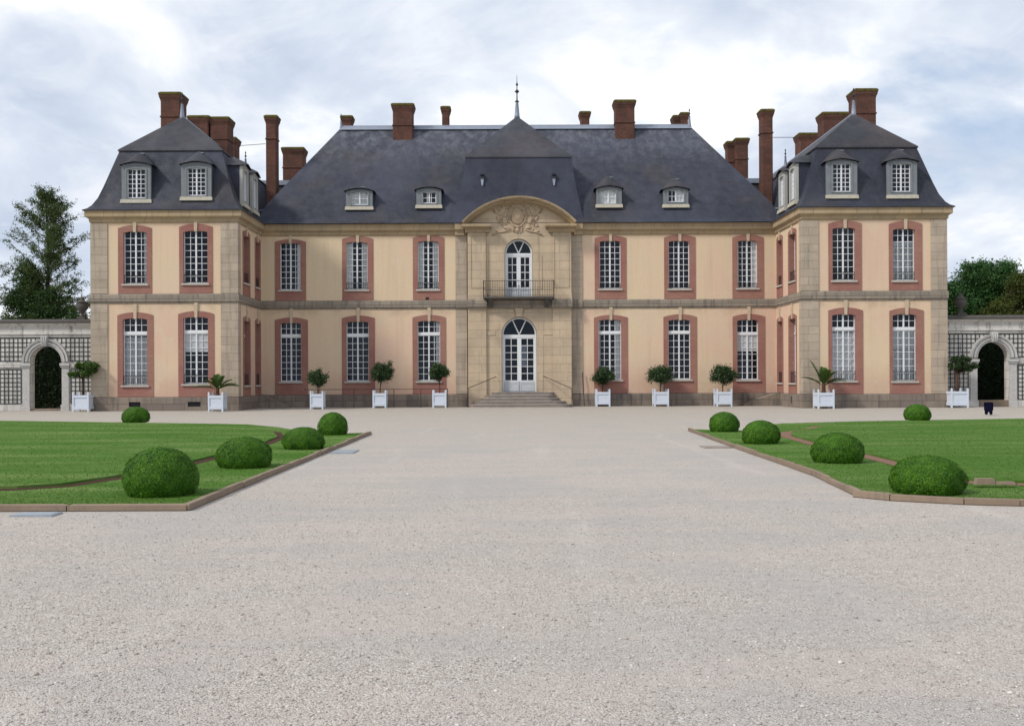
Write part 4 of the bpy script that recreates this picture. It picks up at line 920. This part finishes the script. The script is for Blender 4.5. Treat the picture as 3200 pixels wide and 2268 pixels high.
# ================================================================ garden walls with trellis and arch
def clip(a0, a1, fixed, cen, r, vertical):        # parts of a straight slat that lie outside the arch moulding
    c, cz_ = cen; d = fixed - (c if vertical else cz_)
    if abs(d) >= r: return [(a0, a1)]
    h = math.sqrt(r*r - d*d); m = cz_ if vertical else c; lo, hi = m-h, m+h; out = []
    if vertical: lo = -9
    if a0 < lo: out.append((a0, min(a1, lo)))
    if a1 > hi: out.append((max(a0, hi), a1))
    return [s for s in out if s[1]-s[0] > .03]
def garden_wall(x0, x1, arch, side):
    YW = 55.9; T = FRONT(YW); c = arch; r = .86; zs = 2.68; z0 = .0
    th = thing('garden_wall', ((x0+x1)/2, YW, 0), 'pale stone garden wall with dark trellis and an arch, joined to the %s wing' % side, 'garden wall')
    b = MB(T); s = r+.42; hole_ = (c-s, c+s, 0, zs+s)
    b.sheet(x0, x1, 0, 4.75, [hole_]); b.sheet(x0, x1, 0, 4.75, [hole_], v=.5)
    b.ring(square_loop(c, s+.001, zs, 0, zs+s+.001), arch_loop(c, r, zs, 0), 0, .5)
    b.box(x0, x1, -.10, .0, 4.16, 4.26); b.box(x0, x1, -.03, 0, 4.26, 4.62); b.frustum(x0, x1, -.10, .6, 4.62, x0, x1, -.22, .72, 4.76); 
    b.box(x0, x1, -.03, 0, 4.02, 4.12)
    for (a, d) in ((x0, c-s), (c+s, x1)): b.box(a, d, -.08, 0, 0, .34)
    b.build('wall', 'garden_stone', th)
    b = MB(T); b.box(x0, x1, -.26, .76, 4.765, 4.90); b.frustum(x0, x1, -.22, .72, 4.90, x0, x1, .1, .4, 5.0); b.build('coping', 'dark_stone', th)
    b = MB(T); n = 24
    def arc_(R0, R1, v0, v1):
        pr = [(R0, 0), (R0, v0), (R1, v1), (R1, 0)]
        b.loops([[(c - q*math.cos(t), v, zs + q*math.sin(t)) for q, v in pr] for t in [math.pi*i/n for i in range(n+1)]])
    arc_(r+.005, r+.10, -.09, -.07); arc_(r+.11, r+.22, -.13, -.15); arc_(r+.23, r+.28, -.08, -.08); arc_(r+.29, r+.40, -.15, -.18)
    b.prism([(c-.12, zs+r-.02), (c+.12, zs+r-.02), (c+.20, zs+r+.55), (c-.20, zs+r+.55)], -.26, -.0)
    for q in (-.1, 0, .1): b.tube([(c+q*.7, -.27, zs+r+.02), (c+q, -.30, zs+r+.25), (c+q*1.3, -.26, zs+r+.5)], [.03, .05, .03], 6)
    b.build('arch_moulding', 'arch_stone', th)
    b = MB(T)
    for s_ in (-1, 1):
        a, d = (c+s_*(r+.0), c+s_*(r+.42)); a, d = min(a, d), max(a, d)
        b.box(a+.02, d-.02, -.07, 0, .34, 2.36); b.box(a-.03, d+.03, -.12, 0, 2.36, 2.46); b.box(a-.06, d+.06, -.17, 0, 2.46, 2.60); b.box(a-.02, d+.02, -.13, 0, 0, .34)
    b.build('arch_pier', 'arch_stone', th)
    b = MB(T)
    for (a, d) in ((x0, c-r-.50), (c+r+.50, x1)): b.box(a, d, -.09, 0, 2.38, 2.58)
    b.build('impost_band', 'garden_stone', th)
    def trellis(u0, u1, z0_, z1_, cen=None):
        b = MB(T); n = max(1, round((u1-u0)/.235)); m = max(1, round((z1_-z0_)/.235)); RR_ = 1.30
        for i in range(n+1):
            u = u0 + (u1-u0)*i/n; k = .045 if i in (0, n) else .034
            for (p, q) in (clip(z0_, z1_, u, cen, RR_, True) if cen else [(z0_, z1_)]): b.box(u-k/2, u+k/2, -.030, -.004, p, q)
        for j in range(m+1):
            z = z0_ + (z1_-z0_)*j/m; k = .045 if j in (0, m) else .034
            for (p, q) in (clip(u0, u1, z, cen, RR_, False) if cen else [(u0, u1)]): b.box(p, q, -.026, -.002, z-k/2, z+k/2)
        return b.build('trellis', 'trellis_wood', th)
    lo, hi = c-r-.42, c+r+.42
    trellis(x0+.04, lo-.03 + .45, 2.70, 3.98, (c, zs)) if False else None
    trellis(max(x0+.05, c-3.2), min(x1-.05, c+3.2), 2.72, 3.97, (c, zs))
    for (a, d) in ((max(x0+.06, c-3.2), lo-.08), (hi+.08, min(x1-.06, c+3.2))): trellis(a, d, .40, 2.26)
    if side == 'left': trellis(x0+.2, c-3.3, 2.72, 3.97); trellis(x0+.2, c-3.3, .40, 2.26)
    else: trellis(c+3.3, x1-.2, 2.72, 3.97); trellis(c+3.3, x1-.2, .40, 2.26)
    return th
garden_wall(-36, WL[0]-.06, gx(144, 1150, 55.9), 'left'); garden_wall(WR[1]+.06, 38, gx(3103, 1150, 55.9), 'right')
# threshold slab in each arch
for x, s in ((gx(144, 1150, 55.9), 'left'), (gx(3103, 1150, 55.9), 'right')):
    b = MB(); b.box(x-.85, x+.85, 55.88, 56.5, 0, .10 if s == 'left' else .36)
    tag(b.build('threshold', 'kerb_stone'), 'pale stone threshold in the arch of the %s garden wall' % s, kind='structure')
# urns
def urn(x, z, lab):
    o = thing('stone_urn', (x, 56.15, z), lab, 'urn', 'stone urns on the garden walls', local=True)
    b = MB(); b.box(-.22, .22, -.22, .22, 0, .16); b.build('base', 'dark_stone', o)
    b = MB(); b.lathe(0, 0, [(.18, .16), (.10, .24), (.09, .32), (.16, .42), (.30, .62), (.33, .78), (.26, .86), (.30, .92), (.33, .95), (.20, 1.0), (.10, 1.1), (.13, 1.18), (.0, 1.26)], 14); b.build('bowl', 'dark_stone', o, True)
urn(gx(3003, 985, 56.1), 4.98, 'weathered dark stone urn on the right garden wall, beside the wing')
urn(gx(256, 1000, 56.1), 4.98, 'weathered dark stone urn on the left garden wall, beside the wing')

# ================================================================ trees
def tree(name, x, y, H, lab, cat, lm, crown, trunk_r=.22, leafn=26000, lsize=.10, twig=True, z_leaf=1.0, bark='bark', group=None):
    """crown: list of (cx, cz, rx, rz, weight) clusters relative to the base"""
    o = thing(name, (x, y, 0), lab, cat, group, local=True)
    b = MB(); top = H*.80; pts = [(.12*math.sin(i*1.3)*i/8, .10*math.cos(i*1.7)*i/8, top*i/9) for i in range(10)]
    b.tube(pts, [trunk_r*(1 - .93*(i/9)**.9) + .012 for i in range(10)], 8)
    C = []; W = []
    for (cx_, cz_, rx, rz, wt) in crown:
        n = max(3, int(wt*10))
        for _ in range(n):
            d = rng.normal(size=3); d /= np.linalg.norm(d); rr = rng.random()**.45
            p = np.array([cx_ + d[0]*rx*rr, d[1]*rx*.9*rr, cz_ + d[2]*rz*rr]); C.append(p); W.append(1)
            if twig:
                zt = max(.5, min(top*.98, p[2] - (abs(p[0]) + abs(p[1]))*.45)); i = min(8, int(zt/top*9)); q = pts[i]
                m = ((q[0]+p[0])/2, (q[1]+p[1])/2, (zt+p[2])/2 - .1)
                b.tube([(q[0], q[1], zt), m, tuple(p)], [.05*trunk_r/.22*(1-.5*zt/top) + .012, .03*trunk_r/.22 + .006, .008], 4)
    b.build('trunk', bark, o, True)
    C = np.array(C); k = rng.integers(0, len(C), leafn); sp = lsize*3.4
    P = C[k] + rng.normal(size=(leafn, 3))*sp*rng.uniform(.5, 1.5, len(C))[k][:, None]*np.array([1, 1, .62])
    P = P[P[:, 2] > .1]
    v, f = leaf_arrays(P, lsize, None, 0, .5)
    tag(link('foliage', np_mesh('foliage', v, f, lm), o), kind='stuff')
    return o
# tall thin conifer beside the left wing: tiers of drooping sparse boughs
def larch(x, y, H, lab):
    o = thing('tall_tree', (x, y, 0), lab, 'tree', local=True); b = MB()
    b.tube([(0.05*math.sin(i), 0, H*.93*i/12) for i in range(13)], [.26*(1-i/12.4) + .015 for i in range(13)], 8)
    P = []
    for i in range(160):
        t = (i + random.random())/160; z = H*(.10 + .80*t); a = random.uniform(0, 2*math.pi)
        L = (3.9*max(0, 1 - t**1.7)**.75*(.62 + .38*min(1, t/.3)) + .45)*random.uniform(.6, 1.45); el = R(random.uniform(12, 42) + 22*t); bend = random.uniform(-.12, .10)
        q = [(0, 0, z)]; m = 7
        for k in range(1, m+1):
            s = k/m; q.append((math.cos(a + bend*s*2)*L*s*math.cos(el) + random.uniform(-.07, .07), math.sin(a + bend*s*2)*L*s*math.cos(el) + random.uniform(-.07, .07), min(H, z + L*math.sin(el)*s - .10*L*s*s + random.uniform(-.06, .06))))
        b.tube(q, [.045*(1-t*.8)*(1-.85*k/m) + .008 for k in range(m+1)], 4)
        for k in range(2, m+1):
            for _ in range(3):
                e = random.uniform(.18, .62); a2 = a + random.uniform(-1.5, 1.5); p = q[k]
                r_ = (p[0] + math.cos(a2)*e, p[1] + math.sin(a2)*e, p[2] + random.uniform(-.15, .38)*e*1.6)
                b.tube([p, r_], [.011, .005], 3)
                if random.random() < .86:
                    for s in (.45, .75, 1.0): P.append([p[j] + (r_[j]-p[j])*s for j in range(3)])
    b.build('trunk', 'bark', o, True)
    P = np.array(P); k = rng.integers(0, len(P), 76000)
    # the lower part is the fuller
    keep = rng.random(76000) < np.clip(1.45 - P[k][:, 2]/H, .5, 1); k = k[keep]
    Q = P[k] + rng.normal(size=(len(k), 3))*.10
    v, f = leaf_arrays(Q, .062, None, 0, .5); tag(link('foliage', np_mesh('foliage', v, f, 'tree_leaf'), o), kind='stuff')
larch(gx(149, 900, 75), 75, 16.7, 'tall thin tree with sparse boughs behind the left garden wall')
tree('ivy_tree', gx(92, 900, 74), 74, 10.4, 'dark ivy clad tree left of the tall sparse tree', 'tree', 'ivy_leaf',
     [(0, 8.6, .65, 1.4, 5), (.1, 6.6, .95, 1.6, 8), (-.1, 4.6, 1.3, 1.6, 9), (-.8, 7.4, .8, .5, 3), (-1.2, 5.2, .9, .9, 5)], .25, 34000, .085)
tree('ivy_tree', gx(190, 900, 73), 73, 8.6, 'dark ivy covered tree low against the tall sparse tree', 'tree', 'ivy_leaf',
     [(-.9, 6.8, .8, 1.5, 6), (-.6, 4.6, 1.3, 1.6, 8), (1.1, 5.2, 1.2, 1.6, 8), (-.5, 3.2, 2.3, 1.0, 8), (2.0, 4.9, 1.0, 1.3, 5)], .22, 34000, .085)
tree('broadleaf_tree', -39.5, 74, 8.5, 'bushy green tree at the left edge behind the garden wall', 'tree', 'ivy_leaf',
     [(0, 5.6, 2.2, 2.0, 12), (1.5, 3.8, 2.0, 1.4, 8)], .3, 24000, .10)
tree('broadleaf_tree', gx(3045, 900, 75), 75, 10.4, 'full round green tree beside the right wing behind the garden wall', 'tree', 'lush_leaf',
     [(-.9, 6.4, 1.7, 2.0, 14), (.3, 8.6, 1.4, 1.6, 12), (1.6, 7.2, 1.3, 1.8, 11), (2.3, 9.0, .7, 1.0, 5), (-.4, 4.4, 2.4, 1.6, 14), (-1.9, 7.6, .8, 1.0, 6)], .35, 78000, .085)
tree('olive_green_tree', gx(3155, 900, 72.5), 72.5, 9.2, 'yellowish green tree at the right edge behind the garden wall', 'tree', 'olive_leaf',
     [(-.6, 5.2, 1.8, 1.9, 14), (.9, 7.8, .9, 1.2, 7), (1.6, 6.0, 1.5, 1.6, 9), (-1.6, 3.8, 1.6, 1.2, 9), (.4, 3.8, 2.2, 1.2, 9)], .3, 62000, .08)
tree('broadleaf_tree', 42, 76, 9.5, 'green tree beyond the right edge behind the garden wall', 'tree', 'lush_leaf',
     [(0, 6.2, 2.3, 2.4, 14), (1.5, 4.0, 2.0, 1.4, 8)], .35, 20000, .12)
# hedges seen through the arches
def hedge(x0, x1, y, h, lab):
    n = 60000; o = thing('hedge', ((x0+x1)/2, y, 0), lab, 'hedge')
    b = MB(); b.box(x0, x1, y+.25, y+1.5, 0, h-.2); b.build('core', 'hedge_leaf', o)
    P = np.stack([rng.uniform(x0, x1, n), y + .25 - np.abs(rng.normal(0, .16, n)) + .15*np.sin(rng.uniform(0, 6, n)), h*rng.random(n)], -1)
    k = rng.random(n) < .15; P[k, 2] = h - .2 + rng.normal(0, .12, k.sum()); P[k, 1] = y + .25 + 1.2*rng.random(k.sum())
    v, f = leaf_arrays(P, .055, None, 0, .55); tag(link('leaves', np_mesh('leaves', v, f, 'hedge_leaf'), o), kind='stuff')
hedge(-37, -22.8, 60.5, 4.6, 'dark tall hedge seen through the arch of the left garden wall')
hedge(24.4, 39, 60.5, 4.6, 'dark tall hedge seen through the arch of the right garden wall')

# ================================================================ planters and their plants
def planter(o, w, h, post=.14):
    body = MB(); t = .04; z0 = .13; hw = w/2
    for (a, c, d, e) in ((-hw+.03, hw-.03, -hw+.02, -hw+.05), (-hw+.03, hw-.03, hw-.05, hw-.02)): body.box(a, c, d, e, z0, h)
    for (d, e) in ((-hw+.02, -hw+.05), (hw-.05, hw-.02)): body.box(d, e, -hw+.051, hw-.051, z0, h)
    for (za, zb) in ((h-.12, h+.012), (z0-.01, z0+.15)):
        body.box(-hw+.03, hw-.03, -hw-.012, -hw+.018, za, zb); body.box(-hw+.03, hw-.03, hw-.018, hw+.012, za, zb)
        body.box(-hw-.012, -hw+.018, -hw+.03, hw-.03, za, zb); body.box(hw-.018, hw+.012, -hw+.03, hw-.03, za, zb)
    p = body.build('planter', 'planter_paint', o)
    for sx in (-1, 1):
        for sy in (-1, 1):
            b = MB(); x, y = sx*(hw-.025), sy*(hw-.025); b.box(x-.042, x+.042, y-.042, y+.042, 0, h+post); b.frustum(x-.05, x+.05, y-.05, y+.05, h+post, x-.01, x+.01, y-.01, y+.01, h+post+.05)
            b.build('corner_post', 'planter_paint', p)
    b = MB(); b.box(-hw+.055, hw-.055, -hw+.055, hw-.055, z0+.1, h-.08); b.build('soil', 'soil', p)
    return p
def foliage_at(o, C, n, size, spread, m, bias=None, name='crown'):
    C = np.array(C); k = rng.integers(0, len(C), n); P = C[k] + rng.normal(size=(n, 3))*spread
    v, f = leaf_arrays(P, size, None, 0, .5); return tag(link(name, np_mesh(name, v, f, m), o), kind='stuff')
def orange_tree(px, pyb, w, crown, lab, lean=0, n=7000):
    """crown: px x0,x1,top,bottom of the photograph"""
    yd = pyb + (px-1576)*math.tan(ROLL); Y = 5440/(yd-1180) + w/2 + .02
    X = gx(px, pyb, Y); o = thing('potted_orange_tree', (X, Y, 0), lab, 'potted tree', 'potted trees in white boxes along the front', local=True)
    planter(o, w, .83)
    cx0, cx1 = gx(crown[0], 1160, Y)-X, gx(crown[1], 1160, Y)-X; zt, zb = gz(px, crown[2], Y), gz(px, crown[3], Y)
    cc = (cx0+cx1)/2; zc = (zt+zb)/2; rx, rz = (cx1-cx0)/2, (zt-zb)/2
    b = MB(); b.tube([(0, 0, .6), (lean*.3, 0, 1.0), (cc*.5+lean*.2, 0, zb+.05), (cc, 0, zc)], [.035, .030, .028, .015], 7)
    C = []
    for i in range(46):
        d = rng.normal(size=3); d /= np.linalg.norm(d); rr = rng.random()**.4*.86
        if i % 5 == 0: rr *= 1.22
        p = (cc + d[0]*rx*rr, d[1]*rx*rr, zc + d[2]*rz*rr*(.92 if d[2] > 0 else .8)); C.append(p)
        b.tube([(cc*.6, 0, zb+.1), ((cc+p[0])/2, p[1]/2, (zb+p[2])/2+.08), p], [.014, .009, .004], 4)
    b.build('trunk', 'bark', o, True)
    foliage_at(o, C, n, .047, rx*.135, 'orange_leaf'); return o
orange_tree(993, 1279, .70, (955, 1030, 1152, 1212), 'sparse ragged tree in a white box, leftmost before the main front', .05, 4300)
orange_tree(1188, 1275, .74, (1154, 1231, 1128, 1194), 'dense tree with a thin forked trunk in a white box, second from left', 0, 7500)
orange_tree(1374, 1274, .76, (1338, 1407, 1130, 1196), 'dark tree in a white box beside the window left of the entrance', .05, 6000)
orange_tree(1883, 1270, .80, (1846, 1923, 1143, 1202), 'low round tree in a white box right of the entrance', 0, 8500)
orange_tree(2064, 1270, .82, (2023, 2110, 1139, 1202), 'broad tree in a white box under the middle window right of the entrance', 0, 7500)
orange_tree(2259, 1270, .86, (2217, 2303, 1137, 1204), 'pale leaved tree in a white box, rightmost before the main front', -.03, 7000)

def frond(b, leaf_v, L, az, el, droop, w=.16, base=(0, 0, 0)):
    m = 12; P = []
    for k in range(m+1):
        s = k/m; h = L*s*math.cos(el)*(1 + .05*s); z = L*s*math.sin(el) - droop*L*s*s
        P.append(Vector((base[0] + math.cos(az)*h, base[1] + math.sin(az)*h, base[2] + z)))
    b.tube([tuple(p) for p in P], [.018*(1-.8*k/m) + .003 for k in range(m+1)], 5)
    for k in range(12, 6*m+1):
        s = k/(6*m); i = min(m-1, int(s*m)); f = s*m - i; p = P[i]*(1-f) + P[i+1]*f; t = (P[i+1]-P[i]).normalized()
        sd = t.cross(Vector((0, 0, 1))); sd = sd.normalized() if sd.length > .05 else Vector((1, 0, 0))
        up = sd.cross(t); wl = w*math.sin(math.pi*min(1, .12 + s*.86))**.6
        for sg in (-1, 1):
            d = (sd*sg*.75 + t*.6 + up*.32 + Vector([random.uniform(-.1, .1) for _ in range(3)])).normalized(); e = p + d*wl*1.25 - Vector((0, 0, .02)); q = t*.021
            leaf_v += [tuple(p-q), tuple(p+q), tuple(e)]
def palm(px, pyb, w, fr, lab, th=.42):
    yd = pyb + (px-1576)*math.tan(ROLL); Y = 5440/(yd-1180) + w/2 + .02; X = gx(px, pyb, Y)
    o = thing('potted_palm', (X, Y, 0), lab, 'potted palm', 'potted palms in white boxes beside the wings', local=True)
    planter(o, w, .83); b = MB(); b.lathe(0, 0, [(.11, .7), (.13, .85), (.10, 1.0), (.11, .83+th*.6), (.08, .83+th)], 10); b.build('trunk', 'palm_bark', o)
    b = MB(); lv = []
    for (L, az, el, dr) in fr: frond(b, lv, L*1.16, R(az), R(el), dr, .25, (0, 0, .83+th*.7))
    st = b.build('frond_stems', 'palm_leaf', o)
    tag(link('fronds', np_mesh('fronds', np.array(lv), np.arange(len(lv)).reshape(-1, 3), 'palm_leaf'), o), kind='stuff')
    return o
palm(680, 1286, .76, [(1.15, 178, 24, .30), (1.05, 8, 34, .42), (1.25, -6, 40, .50), (.95, 60, 66, .25), (.9, 120, 70, .2), (1.0, 250, 62, .35), (1.0, 300, 55, .4), (.95, 200, 55, .38), (.9, 340, 68, .25), (.8, 90, 80, .1), (1.0, 20, 52, .35), (.85, 150, 50, .35)],
     'palm with short arching fronds in a white box by the left wing')
palm(2574, 1277, .84, [(1.25, 176, 38, .30), (1.45, 148, 66, .10), (1.3, 4, 42, .45), (1.15, 352, 34, .38), (1.05, 30, 66, .2), (1.05, 60, 72, .15), (1.0, 290, 66, .2), (1.05, 320, 58, .25), (1.0, 100, 78, .1), (.95, 230, 62, .3), (1.0, 270, 72, .2), (1.0, 12, 62, .28), (.9, 45, 52, .35)],
     'palm with long stiff fronds in a white box by the right wing', .5)
def tier_tree(px, pyb, w, tx, zt, tiers, lab, tr=.07, m='palm_leaf', bark='bark'):
    yd = pyb + (px-1576)*math.tan(ROLL); Y = 5440/(yd-1180) + w/2 + .02; X = gx(px, pyb, Y)
    o = thing('potted_umbrella_tree', (X, Y, 0), lab, 'potted tree', None, local=True); planter(o, w, .86, .13)
    t0 = gx(tx, 1200, Y)-X; b = MB(); b.tube([(t0, 0, .6), (t0+.02, 0, 1.2), (t0-.01, 0, zt)], [tr, tr*.9, tr*.75], 8); C = []
    for (a, c, zc, rz, n) in tiers:
        u0, u1 = gx(a, 1150, Y)-X, gx(c, 1150, Y)-X
        for _ in range(n):
            t = random.uniform(0, 2*math.pi); q = random.random()**.5; p = ((u0+u1)/2 + (u1-u0)/2*q*math.cos(t), (u1-u0)/2*q*math.sin(t), zc + random.uniform(-rz, rz)*(1 - q*.5)); C.append(p)
            b.tube([(t0, 0, zc-.25), ((t0+p[0])/2, p[1]/2, zc-.08), p], [.02, .012, .005], 4)
    b.build('trunk', bark, o, True); foliage_at(o, C, 9000, .045, .055, m)
tier_tree(262, 1286, .84, 259, 2.4, [(240, 306, 2.46, .14, 34), (252, 300, 2.22, .10, 16), (216, 292, 1.98, .09, 24)], 'layered tree with flat foliage tiers in a white box by the left garden wall')
tier_tree(2988, 1274, .90, 2990, 2.4, [(2972, 3030, 2.55, .16, 30), (2964, 3050, 2.25, .14, 44), (2990, 3044, 2.02, .08, 12)], 'umbrella shaped tree with brown trunk in a white box by the right garden wall', .085, 'orange_leaf', 'palm_bark')

# ================================================================ the small navy figure on the gravel
Yn = 5440/(1298 + (3090-1576)*math.tan(ROLL) - 1180) + .1; Xn = gx(3089, 1280, Yn)
me = bpy.data.meshes.new('bear_statue'); 
nodes = [((0, 0, .36), .13), ((0, -.10, .40), .16), ((0, -.24, .38), .17), ((0, .14, .36), .13), ((-.05, .28, .42), .09), ((-.07, .38, .40), .075), ((-.08, .46, .36), .045),
         ((.08, -.27, .20), .075), ((.085, -.27, .03), .055), ((-.08, -.25, .20), .075), ((-.085, -.25, .03), .055), ((.08, .16, .20), .06), ((.08, .17, .03), .05), ((-.08, .16, .20), .06), ((-.08, .17, .03), .05),
         ((-.15, .33, .47), .022), ((-.03, .34, .49), .022), ((.01, -.16, .50), .09)]
edges = [(0, 1), (1, 2), (0, 3), (3, 4), (4, 5), (5, 6), (2, 7), (7, 8), (2, 9), (9, 10), (3, 11), (11, 12), (3, 13), (13, 14), (5, 15), (4, 16), (1, 17)]
me.from_pydata([p for p, r in nodes], edges, []); tmp = bpy.data.objects.new('tmp', me); col.objects.link(tmp)
sk = tmp.modifiers.new('s', 'SKIN'); sk.use_smooth_shade = True; su = tmp.modifiers.new('d', 'SUBSURF'); su.levels = su.render_levels = 2
for i, (p, r) in enumerate(nodes): me.skin_vertices[0].data[i].radius = (r, r)
me.skin_vertices[0].data[0].use_root = True
dg = bpy.context.evaluated_depsgraph_get(); m2 = bpy.data.meshes.new_from_object(tmp.evaluated_get(dg)); bpy.data.objects.remove(tmp)
m2.materials.clear(); m2.materials.append(M['navy']); m2.name = 'bear_statue'
o = bpy.data.objects.new('bear_statue', m2); col.objects.link(o); o.location = (Xn, Yn, 0); o.rotation_euler = (0, 0, R(-24)); o.scale = (1.08, .8, 1.02)
m2.polygons.foreach_set('use_smooth', [True]*len(m2.polygons))
tag(o, 'small dark blue animal figure seen from behind on the gravel near the right arch', 'animal statue')
